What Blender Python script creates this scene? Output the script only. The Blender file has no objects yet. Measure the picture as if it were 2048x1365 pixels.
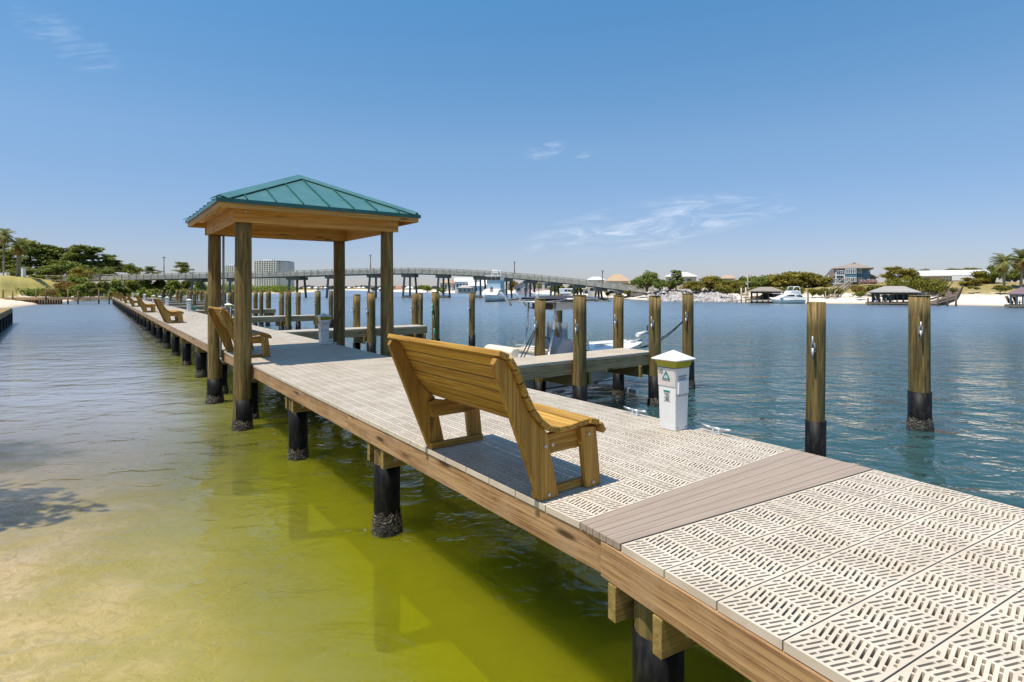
import bpy, bmesh, math, random
import numpy as np
from mathutils import Vector, Matrix
from mathutils.geometry import delaunay_2d_cdt
R = math.radians
sc = bpy.context.scene
COL = sc.collection
F = 1115.0; CZ = 2.45; DZ = 1.12           # focal (px of a 2048 wide frame), camera height, deck height

def bx_(px, Y): return (px - 1024.0) / F * Y       # bearing -> X at depth Y
def hz_(py, Y): return CZ - (py - 578.0) / F * Y   # height at depth Y

# ---------------------------------------------------------------- object helpers
def link(o, parent=None):
    COL.objects.link(o)
    if parent is not None: o.parent = parent
    return o
def tag(o, label=None, cat=None, group=None, kind=None):
    if label: o['label'] = label
    if cat: o['category'] = cat
    if group: o['group'] = group
    if kind: o['kind'] = kind
    return o
def thing(name, label, cat, loc=(0, 0, 0), rz=0.0, group=None, scale=None):
    o = bpy.data.objects.new(name, None)
    o.empty_display_size = .2
    o.location = loc; o.rotation_euler = (0, 0, rz)
    if scale: o.scale = scale
    link(o)
    return tag(o, label, cat, group)
def kids(o): return [c for c in bpy.data.objects if c.parent == o]
def tree_of(o): return (o, [tree_of(c) for c in kids(o)])
def copy_tree(tr, parent=None):
    o, ch = tr
    c = o.copy(); COL.objects.link(c)
    if parent is not None: c.parent = parent
    for t in ch: copy_tree(t, c)
    return c

class MB:
    def __init__(s): s.v = []; s.f = []; s.sm = []
    def add(s, vs, fs, M=None, smooth=False):
        n = len(s.v)
        for p in vs:
            s.v.append(tuple(M @ Vector(p)) if M is not None else tuple(p))
        for f in fs:
            s.f.append([i + n for i in f]); s.sm.append(smooth)
        return s
    def box(s, x0, x1, y0, y1, z0, z1, M=None):
        v = [(x0,y0,z0),(x1,y0,z0),(x1,y1,z0),(x0,y1,z0),(x0,y0,z1),(x1,y0,z1),(x1,y1,z1),(x0,y1,z1)]
        return s.add(v, [(0,3,2,1),(4,5,6,7),(0,1,5,4),(1,2,6,5),(2,3,7,6),(3,0,4,7)], M)
    def bar(s, p, q, w, h, up=(0,0,1)):
        p = Vector(p); q = Vector(q); d = q - p; L = d.length; d.normalize()
        x = d.cross(Vector(up))
        if x.length < 1e-4: x = d.cross(Vector((1,0,0)))
        x.normalize(); z = x.cross(d)
        M = Matrix(((x.x,d.x,z.x,p.x),(x.y,d.y,z.y,p.y),(x.z,d.z,z.z,p.z),(0,0,0,1)))
        return s.box(-w/2, w/2, 0, L, -h/2, h/2, M)
    def cyl(s, p, q, r0, r1=None, n=12, cap=True):
        if r1 is None: r1 = r0
        p = Vector(p); q = Vector(q); d = (q - p).normalized()
        x = d.orthogonal().normalized(); y = d.cross(x)
        vs = []
        for k in range(n):
            a = 2*math.pi*k/n; e = x*math.cos(a) + y*math.sin(a)
            vs.append(p + e*r0); vs.append(q + e*r1)
        s.add(vs, [(2*k, 2*((k+1) % n), 2*((k+1) % n)+1, 2*k+1) for k in range(n)], None, True)
        if cap:
            m = len(s.v) - 2*n
            s.f.append([m+2*k for k in range(n)][::-1]); s.sm.append(False)
            s.f.append([m+2*k+1 for k in range(n)]); s.sm.append(False)
        return s
    def tube(s, pts, r, n=8):
        for a, b in zip(pts[:-1], pts[1:]): s.cyl(a, b, r, r, n)
        return s
    def prism(s, prof, axis, a, b, M=None):
        n = len(prof)
        def P(q, t): return {'x': (t, q[0], q[1]), 'y': (q[0], t, q[1]), 'z': (q[0], q[1], t)}[axis]
        vs = [P(q, a) for q in prof] + [P(q, b) for q in prof]
        fs = [(i, (i+1) % n, n+(i+1) % n, n+i) for i in range(n)]
        fs += [tuple(range(n))[::-1], tuple(range(n, 2*n))]
        return s.add(vs, fs, M)
    def rings(s, rs, close=True, cap=True, smooth=True):
        n = len(rs[0]); m = len(s.v)
        for r in rs: s.v.extend([tuple(p) for p in r])
        for i in range(len(rs)-1):
            for k in range(n if close else n-1):
                a = m+i*n+k; b = m+i*n+(k+1) % n
                s.f.append([a, b, b+n, a+n]); s.sm.append(smooth)
        if cap:
            s.f.append([m+k for k in range(n)][::-1]); s.sm.append(False)
            s.f.append([m+(len(rs)-1)*n+k for k in range(n)]); s.sm.append(False)
        return s
    def build(s, name, mat, parent=None, loc=(0,0,0), rz=0.0, bevel=0, rot=None, fix=True):
        me = bpy.data.meshes.new(name)
        me.from_pydata(s.v, [], s.f)
        me.polygons.foreach_set('use_smooth', s.sm)
        if fix:
            b = bmesh.new(); b.from_mesh(me); bmesh.ops.recalc_face_normals(b, faces=b.faces[:]); b.to_mesh(me); b.free()
        me.materials.append(mat)
        o = bpy.data.objects.new(name, me); link(o, parent)
        o.location = loc; o.rotation_euler = rot if rot else (0, 0, rz)
        if bevel:
            m = o.modifiers.new('edge', 'BEVEL'); m.width = bevel; m.segments = 2; m.limit_method = 'ANGLE'; m.angle_limit = R(40)
        return o

def np_mesh(name, verts, quads, mat, parent=None, loc=(0,0,0), smooth=False):
    me = bpy.data.meshes.new(name)
    verts = np.asarray(verts, dtype=np.float32); quads = np.asarray(quads, dtype=np.int32)
    k = quads.shape[1]
    me.vertices.add(len(verts)); me.vertices.foreach_set('co', verts.ravel())
    me.loops.add(quads.size); me.loops.foreach_set('vertex_index', quads.ravel())
    me.polygons.add(len(quads)); me.polygons.foreach_set('loop_start', np.arange(0, quads.size, k, dtype=np.int32))
    me.update(calc_edges=True); me.validate()
    if smooth: me.polygons.foreach_set('use_smooth', [True]*len(me.polygons))
    me.materials.append(mat)
    o = bpy.data.objects.new(name, me); link(o, parent); o.location = loc
    return o

# ---------------------------------------------------------------- materials
def nt(name):
    m = bpy.data.materials.new(name); m.use_nodes = True
    t = m.node_tree; t.nodes.clear(); return m, t
def N(t, typ, **kw):
    n = t.nodes.new(typ)
    for k, v in kw.items():
        if k.startswith('i_'):
            key = k[2:]
            key = int(key) if key.isdigit() else key
            n.inputs[key].default_value = v
        else: setattr(n, k, v)
    return n
def L(t, a, b): t.links.new(a, b)
def rgb(c): return (c[0], c[1], c[2], 1)
def math_(t, op, a, b=None, c=None, clamp=False):
    n = t.nodes.new('ShaderNodeMath'); n.operation = op; n.use_clamp = clamp
    for i, x in enumerate((a, b, c)):
        if x is None: continue
        if isinstance(x, (int, float)): n.inputs[i].default_value = x
        else: t.links.new(x, n.inputs[i])
    return n.outputs[0]
def mixc(t, f, a, b, typ='MIX'):
    n = t.nodes.new('ShaderNodeMixRGB'); n.blend_type = typ
    for i, x in enumerate((f, a, b)):
        if isinstance(x, (int, float)): n.inputs[i].default_value = x
        elif isinstance(x, tuple): n.inputs[i].default_value = rgb(x)
        else: t.links.new(x, n.inputs[i])
    return n.outputs[0]
def ramp(t, src, lo, hi):
    n = t.nodes.new('ShaderNodeMapRange'); n.interpolation_type = 'SMOOTHSTEP'
    t.links.new(src, n.inputs[0]); n.inputs[1].default_value = lo; n.inputs[2].default_value = hi
    return n.outputs[0]
def coords(t, scale=(1,1,1), rnd=True):
    tc = N(t, 'ShaderNodeTexCoord'); mp = N(t, 'ShaderNodeMapping')
    mp.inputs['Scale'].default_value = scale
    if rnd:
        oi = N(t, 'ShaderNodeObjectInfo')
        cx = N(t, 'ShaderNodeCombineXYZ')
        r = math_(t, 'MULTIPLY', oi.outputs['Random'], 37.0)
        for i in range(3): L(t, r, cx.inputs[i])
        L(t, cx.outputs[0], mp.inputs['Location'])
    L(t, tc.outputs['Object'], mp.inputs['Vector'])
    return mp.outputs[0]
def noise(t, vec, scale, detail=4, rough=.6, dist=0):
    n = N(t, 'ShaderNodeTexNoise'); L(t, vec, n.inputs['Vector'])
    n.inputs['Scale'].default_value = scale; n.inputs['Detail'].default_value = detail
    n.inputs['Roughness'].default_value = rough; n.inputs['Distortion'].default_value = dist
    return n.outputs[0]
def finish(t, col, rough=.6, metal=0, bump=None, bs=.3, bd=.01, spec=.5, **kw):
    p = N(t, 'ShaderNodeBsdfPrincipled'); o = N(t, 'ShaderNodeOutputMaterial')
    if isinstance(col, tuple): p.inputs['Base Color'].default_value = rgb(col)
    else: L(t, col, p.inputs['Base Color'])
    if isinstance(rough, (int, float)): p.inputs['Roughness'].default_value = rough
    else: L(t, rough, p.inputs['Roughness'])
    p.inputs['Metallic'].default_value = metal; p.inputs['Specular IOR Level'].default_value = spec
    for k, v in kw.items(): p.inputs[k].default_value = v
    if bump is not None:
        b = N(t, 'ShaderNodeBump'); b.inputs['Strength'].default_value = bs; b.inputs['Distance'].default_value = bd
        L(t, bump, b.inputs['Height']); L(t, b.outputs[0], p.inputs['Normal'])
    L(t, p.outputs[0], o.inputs[0])
    return p
def mat(name, c1, c2=None, scale=3.0, rough=.6, metal=0, bs=.15, bd=.01, spec=.5, stretch=(1,1,1), lo=.35, hi=.68, detail=5, rnd=True):
    m, t = nt(name)
    if c2 is None: c2 = tuple(x*.82 for x in c1)
    n = noise(t, coords(t, stretch, rnd), scale, detail)
    col = mixc(t, ramp(t, n, lo, hi), c1, c2)
    finish(t, col, rough, metal, n, bs, bd, spec)
    return m
def wood(name, c1, c2, axis='y', knots=.5, rough=.65, grain=1.0, weather=None):
    m, t = nt(name)
    a, b = 62*grain, 1.5
    st = {'x': (b, a, a), 'y': (a, b, a), 'z': (a, a, b)}[axis]
    v = coords(t, st)
    gi = N(t, 'ShaderNodeNewGeometry'); va = N(t, 'ShaderNodeVectorMath', operation='ADD'); L(t, v, va.inputs[0])
    cb = N(t, 'ShaderNodeCombineXYZ')
    for i_ in range(3): L(t, math_(t, 'MULTIPLY', gi.outputs['Random Per Island'], 23.0+i_), cb.inputs[i_])
    L(t, cb.outputs[0], va.inputs[1]); v = va.outputs[0]
    n1 = noise(t, v, 1.0, 6, .65, .6)
    n2 = noise(t, coords(t, tuple(.10*s for s in st)), 2.0, 3, .5, .3)
    n3 = noise(t, coords(t, (1,1,1)), 3.4, 6, .62)
    col = mixc(t, ramp(t, n1, .38, .62), c1, c2)
    col = mixc(t, math_(t, 'MULTIPLY', ramp(t, n2, .4, .7), .55), col, tuple(x*.62 for x in c2))
    col = mixc(t, .85, col, mixc(t, gi.outputs['Random Per Island'], (.74,.72,.70), (1.16,1.14,1.10)), 'MULTIPLY')
    if weather is not None:
        col = mixc(t, math_(t, 'MULTIPLY', ramp(t, n3, .35, .7), .65), col, weather)
    if knots:
        st2 = {'x': (1.2, 5.5, 5.5), 'y': (5.5, 1.2, 5.5), 'z': (5.5, 5.5, 1.2)}[axis]
        vo = N(t, 'ShaderNodeTexVoronoi'); vo.inputs['Scale'].default_value = 1.25
        L(t, coords(t, st2), vo.inputs['Vector'])
        kk = math_(t, 'SUBTRACT', 1.0, ramp(t, vo.outputs['Distance'], .07, .20))
        col = mixc(t, math_(t, 'MULTIPLY', kk, knots), col, tuple(x*.22 for x in c2))
    finish(t, col, rough, 0, n1, .35, .004, .35)
    return m

WG1, WG2 = (.57,.345,.072), (.34,.165,.022)         # golden treated pine
M = {}
M['bench_y'] = wood('bench_wood_long', WG1, WG2, 'y', .7)
M['bench_z'] = wood('bench_wood_upright', WG1, (.38,.18,.03), 'z', .7)
M['bench_x'] = wood('bench_wood_cross', WG1, WG2, 'x', .6)
M['beam_y'] = wood('beam_wood_long', (.72,.45,.135), (.52,.27,.06), 'y', .8)
M['beam_x'] = wood('beam_wood_cross', (.72,.45,.135), (.52,.27,.06), 'x', .8)
M['fascia_y'] = wood('fascia_wood_long', (.60,.37,.17), (.25,.12,.048), 'y', .95, weather=(.45,.29,.16))
M['fascia_x'] = wood('fascia_wood_cross', (.70,.44,.215), (.34,.185,.08), 'x', .8, weather=(.52,.345,.19))
M['cap_x'] = wood('cap_wood', (.42,.30,.10), (.26,.17,.05), 'x', .6)
M['pile'] = wood('pile_wood', (.34,.215,.07), (.075,.047,.015), 'z', .55, .75, .55, weather=(.135,.112,.032))
M['post'] = wood('post_wood', (.34,.22,.075), (.085,.054,.016), 'z', .55, .75, .5, weather=(.16,.14,.045))
M['plank'] = mat('composite_plank', (.37,.285,.215), (.30,.225,.17), 1, .65, stretch=(1.5,60,60), bs=.1, lo=.3, hi=.7)
M['grey_wood'] = wood('grey_wood', (.30,.25,.19), (.18,.14,.10), 'x', .3)
def panel_mat():
    m, t = nt('beige_panel')
    n = noise(t, coords(t), 2.6, 8, .6); n2 = noise(t, coords(t), 21, 4, .65); n3 = noise(t, coords(t), 5.5, 6, .7)
    col = mixc(t, ramp(t, n, .35, .68), (.64,.54,.42), (.54,.445,.335))
    col = mixc(t, math_(t, 'MULTIPLY', ramp(t, n3, .56, .70), .35), col, (.40,.31,.23))
    col = mixc(t, math_(t, 'MULTIPLY', ramp(t, n2, .66, .74), .55), col, (.30,.24,.18))
    finish(t, col, .55, 0, n2, .08, .003); return m
M['panel'] = panel_mat()
M['sleeve'] = mat('black_sleeve', (.006,.006,.007), (.026,.022,.016), 9, .5, stretch=(3,3,.8), bs=.25, spec=.14, lo=.42, hi=.75)
M['steel'] = mat('galvanized', (.55,.56,.57), (.40,.41,.42), 20, .5, .6)
M['alu'] = mat('aluminium', (.72,.73,.74), (.60,.61,.62), 20, .42, .6)
M['white'] = mat('white_paint', (.80,.79,.77), (.74,.73,.70), 3, .35, bs=.03)
M['gel'] = mat('white_gelcoat', (.82,.80,.76), (.78,.75,.70), 2, .18, bs=.0)
M['cream'] = mat('cream_vinyl', (.76,.66,.50), (.70,.60,.44), 6, .45)
M['grey_con'] = mat('grey_console', (.40,.40,.41), (.34,.34,.35), 4, .35)
M['dark'] = mat('dark_trim', (.02,.02,.022), (.035,.035,.035), 6, .5)
M['canvas'] = mat('dark_canvas', (.028,.024,.028), (.045,.04,.045), 8, .85)
M['hullgreen'] = mat('dark_hull', (.012,.035,.033), (.02,.05,.045), 3, .3)
M['roofgreen'] = mat('green_metal_roof', (.095,.225,.198), (.125,.265,.232), 1.2, .3, .35, bs=.02, stretch=(3,3,.5))
M['roofdark'] = mat('green_metal_trim', (.02,.11,.10), (.03,.14,.125), 2, .35, .25, bs=.02)
M['conc'] = mat('concrete', (.46,.42,.345), (.30,.27,.215), 1.2, .85, stretch=(1,1,.35))
M['conc_dark'] = mat('pier_concrete', (.24,.215,.185), (.15,.13,.11), 1.0, .9)
M['asphalt'] = mat('asphalt', (.06,.06,.06), (.045,.045,.045), 3, .9)
M['trunk'] = mat('bark', (.16,.115,.075), (.085,.06,.04), 4, .9, stretch=(2,2,.5))
M['palmtrunk'] = mat('palm_bark', (.30,.255,.20), (.18,.15,.115), 3, .9, stretch=(1,1,4))
M['stone'] = mat('riprap_stone', (.50,.45,.42), (.27,.235,.22), .9, .9, lo=.4, hi=.6)
M['rope'] = mat('black_rope', (.015,.015,.018), (.03,.03,.03), 30, .8)
M['hose'] = mat('green_hose', (.01,.22,.13), (.01,.16,.09), 8, .4)
M['teal'] = mat('teal_print', (.02,.20,.17), (.025,.22,.19), 8, .5)
M['ink'] = mat('black_print', (.02,.02,.02), (.03,.03,.03), 8, .5)
M['conduit'] = mat('grey_conduit', (.36,.37,.40), (.30,.31,.33), 6, .5)

def glass(name, c, r=.06):
    m, t = nt(name); finish(t, c, r, 0, spec=.8); return m
M['glass'] = glass('window_glass', (.045,.075,.095))
M['glassd'] = glass('dark_glass', (.02,.025,.03))

def barnacle():
    m, t = nt('barnacle_crust')
    v = N(t, 'ShaderNodeTexVoronoi'); v.inputs['Scale'].default_value = 46
    L(t, coords(t), v.inputs['Vector'])
    n = noise(t, coords(t), 9, 3)
    d = math_(t, 'SUBTRACT', 1.0, ramp(t, v.outputs['Distance'], .18, .5))
    col = mixc(t, math_(t, 'MULTIPLY', d, ramp(t, n, .40, .62)), (.035,.028,.02), (.42,.36,.28))
    finish(t, col, .85, 0, v.outputs['Distance'], .9, .02)
    return m
M['barn'] = barnacle()
def lens():
    m, t = nt('yellow_lens')
    n = noise(t, coords(t), 5, 3)
    col = mixc(t, n, (.46,.42,.015), (.32,.30,.01))
    finish(t, col, .22, 0, **{'Transmission Weight': .15}); return m
M['lens'] = lens()
def windshield():
    m, t = nt('windshield_acrylic')
    o = N(t, 'ShaderNodeOutputMaterial'); mx = N(t, 'ShaderNodeMixShader'); mx.inputs[0].default_value = .35
    tr = N(t, 'ShaderNodeBsdfTransparent'); tr.inputs[0].default_value = (.8,.85,.9,1)
    g = N(t, 'ShaderNodeBsdfGlossy'); g.inputs['Roughness'].default_value = .08; g.inputs[0].default_value = (.6,.65,.7,1)
    L(t, tr.outputs[0], mx.inputs[1]); L(t, g.outputs[0], mx.inputs[2]); L(t, mx.outputs[0], o.inputs[0]); return m
M['wind'] = windshield()
def leaf(name, a, b, c, sc_=.7):
    m, t = nt(name)
    tc = N(t, 'ShaderNodeTexCoord')
    n = noise(t, tc.outputs['Object'], sc_, 3, .6)
    g = N(t, 'ShaderNodeNewGeometry')
    col = mixc(t, ramp(t, n, .36, .64), a, b)
    col = mixc(t, math_(t, 'MULTIPLY', ramp(t, g.outputs['Random Per Island'], .55, .95), .8), col, c)
    p = finish(t, col, .6, 0, spec=.25)
    o = [x for x in t.nodes if x.type == 'OUTPUT_MATERIAL'][0]
    tl = N(t, 'ShaderNodeBsdfTranslucent'); L(t, col, tl.inputs[0])
    mx = N(t, 'ShaderNodeMixShader'); mx.inputs[0].default_value = .38
    L(t, p.outputs[0], mx.inputs[1]); L(t, tl.outputs[0], mx.inputs[2]); L(t, mx.outputs[0], o.inputs[0])
    return m
M['leaf_pine'] = leaf('pine_needles', (.075,.115,.02), (.23,.26,.045), (.36,.35,.08))
M['leaf_oak'] = leaf('oak_leaves', (.12,.125,.018), (.33,.28,.04), (.45,.32,.07))
M['leaf_bush'] = leaf('bush_leaves', (.09,.135,.016), (.22,.28,.035), (.33,.32,.06))
M['leaf_dry'] = leaf('dry_leaves', (.20,.12,.025), (.32,.19,.04), (.42,.30,.09))
M['leaf_hedge'] = leaf('hedge_leaves', (.09,.11,.014), (.24,.23,.03), (.34,.28,.05))
M['leaf_palm'] = leaf('palm_fronds', (.09,.13,.03), (.24,.26,.055), (.42,.36,.10), .5)
M['leaf_dead'] = leaf('dead_fronds', (.26,.17,.06), (.40,.28,.10), (.50,.36,.14), .8)
M['pink'] = leaf('pink_blossom', (.55,.34,.36), (.68,.50,.50), (.2,.2,.08), 1)
M['far'] = leaf('far_trees', (.075,.085,.075), (.10,.11,.09), (.16,.15,.11), .05)  # grey distance haze put into the leaf colours

# ---------------------------------------------------------------- camera, sun, sky
cd = bpy.data.cameras.new('camera'); cam = bpy.data.objects.new('camera', cd); COL.objects.link(cam)
cam.location = (0, 0, CZ); cam.rotation_euler = (R(90), 0, 0)
cd.lens = 36.0*F/2048; cd.sensor_width = 36; cd.shift_y = -104.5/2048
cd.clip_start = .05; cd.clip_end = 20000
sc.camera = cam
TS = Vector((-.285, -.215, 1.0)).normalized()
ELEV = math.asin(TS.z)
sd = bpy.data.lights.new('sun', 'SUN'); sd.energy = 4.2; sd.angle = R(.55); sd.color = (1, .95, .86)
sun = bpy.data.objects.new('sun', sd); COL.objects.link(sun)
sun.rotation_euler = TS.to_track_quat('Z', 'Y').to_euler(); sun.location = (-20, -25, 80)
w = bpy.data.worlds.new('World'); sc.world = w; w.use_nodes = True
t = w.node_tree; t.nodes.clear()
sky = N(t, 'ShaderNodeTexSky'); sky.sky_type = 'NISHITA'; sky.sun_disc = False
sky.sun_elevation = ELEV; sky.sun_rotation = math.atan2(TS.x, TS.y)
sky.air_density = 1.0; sky.dust_density = .15; sky.ozone_density = 2.2; sky.altitude = 0
hs = N(t, 'ShaderNodeHueSaturation'); hs.inputs['Saturation'].default_value = 1.12
L(t, sky.outputs[0], hs.inputs['Color'])
tc = N(t, 'ShaderNodeTexCoord'); sp = N(t, 'ShaderNodeSeparateXYZ'); L(t, tc.outputs['Generated'], sp.inputs[0])
yy = math_(t, 'MAXIMUM', sp.outputs[1], .05)
uu = math_(t, 'DIVIDE', sp.outputs[0], yy); ww = math_(t, 'DIVIDE', sp.outputs[2], yy)
def wisp(cx, cy, rx, ry, slope):
    a = math_(t, 'SUBTRACT', uu, cx); b = math_(t, 'SUBTRACT', ww, cy)
    b = math_(t, 'SUBTRACT', b, math_(t, 'MULTIPLY', a, slope))
    a = math_(t, 'DIVIDE', a, rx); b = math_(t, 'DIVIDE', b, ry)
    d = math_(t, 'ADD', math_(t, 'MULTIPLY', a, a), math_(t, 'MULTIPLY', b, b))
    return math_(t, 'SUBTRACT', 1.0, ramp(t, d, 0, 1))
cv = N(t, 'ShaderNodeCombineXYZ')
L(t, math_(t, 'ADD', math_(t, 'MULTIPLY', uu, 9.0), math_(t, 'MULTIPLY', ww, -14.0)), cv.inputs[0])
L(t, math_(t, 'MULTIPLY', ww, 42.0), cv.inputs[1])
cn = ramp(t, noise(t, cv.outputs[0], 1.0, 8, .66, 1.2), .40, .86)
msk = None
for a in ((.262,.118,.27,.050,.16), (.06,.249,.045,.020,.28), (.128,.238,.02,.010,.4), (-.80,.445,.12,.05,-.5), (.42,.145,.10,.016,0)):
    x = math_(t, 'MULTIPLY', wisp(*a), .38 if a[0] < -.5 or a[2] > .4 else 1.0)
    msk = x if msk is None else math_(t, 'MAXIMUM', msk, x)
cf = math_(t, 'MULTIPLY', math_(t, 'MULTIPLY', msk, cn), .66)
bg = N(t, 'ShaderNodeBackground'); bg.inputs[1].default_value = .105
cr = N(t, 'ShaderNodeValToRGB'); L(t, sp.outputs[2], cr.inputs[0]); ce = cr.color_ramp.elements
ce[0].position = .02; ce[0].color = (.53,.545,.76,1); ce[1].position = .47; ce[1].color = (.76,1.14,1.15,1)
for q_, c_ in ((.075,(.65,.63,.78,1)), (.242,(.93,.95,.955,1))):
    x_ = ce.new(q_); x_.color = c_
tint = cr.outputs[0]
L(t, mixc(t, cf, mixc(t, 1.0, hs.outputs[0], tint, 'MULTIPLY'), (7.6, 7.9, 8.3)), bg.inputs[0])
wo = N(t, 'ShaderNodeOutputWorld'); L(t, bg.outputs[0], wo.inputs[0])
vs = sc.view_settings; vs.view_transform = 'Standard'; vs.look = 'None'; vs.gamma = 1; vs.exposure = .45; vs.use_curve_mapping = False
sc.cycles.max_bounces = 8; sc.cycles.transparent_max_bounces = 12; sc.cycles.use_denoising = True
sc.cycles.caustics_reflective = False; sc.cycles.caustics_refractive = False

# ---------------------------------------------------------------- frames of the two dock sections
L0 = Vector((.387, 3.1755, 0)); AF = R(36.8)           # far section: local x across, y along
N0 = Vector((.5634, 2.907, 0)); AN = R(29.9)           # near section
VF = Vector((math.cos(AF), math.sin(AF), 0)); UF = Vector((-math.sin(AF), math.cos(AF), 0))
VN = Vector((math.cos(AN), math.sin(AN), 0)); UN = Vector((-math.sin(AN), math.cos(AN), 0))
DW = 2.42
def D(s, t_, z=0.0):
    p = L0 + VF*s + UF*t_; return (p.x, p.y, z)
def s_at(px, t_):   # where the bearing of px crosses the line "t_ metres along the dock"
    k = (px-1024)/F; p = L0 + UF*t_
    return (k*p.y - p.x)/(VF.x - k*VF.y)
# ---------------------------------------------------------------- water, sea bed, land
def water_mat():
    m, t = nt('water'); o = N(t, 'ShaderNodeOutputMaterial')
    g = N(t, 'ShaderNodeNewGeometry'); pos = g.outputs['Position']
    sp = N(t, 'ShaderNodeSeparateXYZ'); L(t, pos, sp.inputs[0])
    s = math_(t, 'ADD', math_(t, 'MULTIPLY', math_(t, 'SUBTRACT', sp.outputs[0], L0.x), VF.x), math_(t, 'MULTIPLY', math_(t, 'SUBTRACT', sp.outputs[1], L0.y), VF.y))
    nz = noise(t, pos, .35, 3, .5)
    s2 = math_(t, 'ADD', s, math_(t, 'MULTIPLY', math_(t, 'SUBTRACT', nz, .5), 1.5))
    s3 = math_(t, 'SUBTRACT', s2, math_(t, 'MULTIPLY', ramp(t, sp.outputs[1], 3, 12), .75))
    green = ramp(t, s3, -2.5, -.35)       # shallow clear -> yellow green
    deep = ramp(t, s2, .3, 3.6)          # -> teal channel
    tcol = mixc(t, green, (.95,.91,.82), (.74,.78,.16))
    dcol = mixc(t, green, (.42,.35,.24), (.235,.235,.008))
    dcol = mixc(t, deep, dcol, mixc(t, ramp(t, sp.outputs[1], 10, 60), (.032,.076,.076), (.115,.178,.205)))  # far channel body lightened: sandy shallow tint plus reflected sky in its colour
    turb = math_(t, 'ADD', math_(t, 'MULTIPLY', green, .50), .05)
    turb = math_(t, 'ADD', turb, math_(t, 'MULTIPLY', deep, .40))
    far = ramp(t, sp.outputs[1], 4, 13); ff = ramp(t, sp.outputs[1], 14, 45)
    turb = math_(t, 'MAXIMUM', turb, math_(t, 'MULTIPLY', far, .88))
    dcol = mixc(t, math_(t, 'MULTIPLY', far, math_(t, 'SUBTRACT', 1.0, deep)), dcol, mixc(t, ff, mixc(t, green, (.32,.315,.33), (.17,.18,.02)), (.11,.135,.16)))  # sky's reflected grey painted into the body colour of the distant left water
    # waves
    def wn(sc_, st, d, ds=0.0):
        mp = N(t, 'ShaderNodeMapping'); mp.inputs['Scale'].default_value = st; mp.inputs['Rotation'].default_value = (0,0,R(-14))
        L(t, pos, mp.inputs['Vector']); return noise(t, mp.outputs[0], sc_, d, .55, ds)
    h = math_(t, 'MULTIPLY', wn(.55, (.6,1,1), 2, .4), .55)
    h = math_(t, 'ADD', h, math_(t, 'MULTIPLY', wn(2.1, (.65,1,1), 3, .6), .30))
    h = math_(t, 'ADD', h, math_(t, 'MULTIPLY', wn(7.5, (.7,1,1), 3, .5), .035))
    dist_ = N(t, 'ShaderNodeVectorMath', operation='LENGTH'); L(t, pos, dist_.inputs[0])
    amp = math_(t, 'MULTIPLY', math_(t, 'ADD', .33, math_(t, 'MULTIPLY', deep, .30)), math_(t, 'SUBTRACT', 1.0, math_(t, 'MULTIPLY', ramp(t, dist_.outputs['Value'], 6, 70), .72)))
    b = N(t, 'ShaderNodeBump'); b.inputs['Distance'].default_value = .55
    L(t, amp, b.inputs['Strength']); L(t, h, b.inputs['Height'])
    fr = N(t, 'ShaderNodeFresnel'); fr.inputs['IOR'].default_value = 1.33; L(t, b.outputs[0], fr.inputs['Normal'])
    tr = N(t, 'ShaderNodeBsdfTransparent'); L(t, tcol, tr.inputs[0])
    df = N(t, 'ShaderNodeSubsurfaceScattering', falloff='BURLEY'); L(t, dcol, df.inputs[0]); df.inputs['Scale'].default_value = .9; df.inputs['Radius'].default_value = (1.0,1.2,.5)
    gl = N(t, 'ShaderNodeBsdfGlossy'); cdn = N(t, 'ShaderNodeVectorMath', operation='LENGTH'); L(t, pos, cdn.inputs[0]); L(t, math_(t, 'ADD', .04, math_(t, 'MULTIPLY', ramp(t, cdn.outputs['Value'], 8, 60), .24)), gl.inputs['Roughness']); L(t, b.outputs[0], gl.inputs['Normal'])
    m1 = N(t, 'ShaderNodeMixShader'); L(t, turb, m1.inputs[0]); L(t, tr.outputs[0], m1.inputs[1]); L(t, df.outputs[0], m1.inputs[2])
    m2 = N(t, 'ShaderNodeMixShader'); L(t, fr.outputs[0], m2.inputs[0]); L(t, m1.outputs[0], m2.inputs[1]); L(t, gl.outputs[0], m2.inputs[2])
    L(t, m2.outputs[0], o.inputs[0]); return m
M['water'] = water_mat()
xs = [-4000,-600,-120,-30,30,120,600,4000]; ys = [-600,-60,0,30,120,500,1500,6000]
v = [(x, y, 0) for y in ys for x in xs]; nx = len(xs)
f = [(j*nx+i, j*nx+i+1, (j+1)*nx+i+1, (j+1)*nx+i) for j in range(len(ys)-1) for i in range(nx-1)]
tag(MB().add(v, f).build('water', M['water']), 'rippled water, clear and yellow green left of the dock, blue teal on the right', 'water', None, 'structure')

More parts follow.
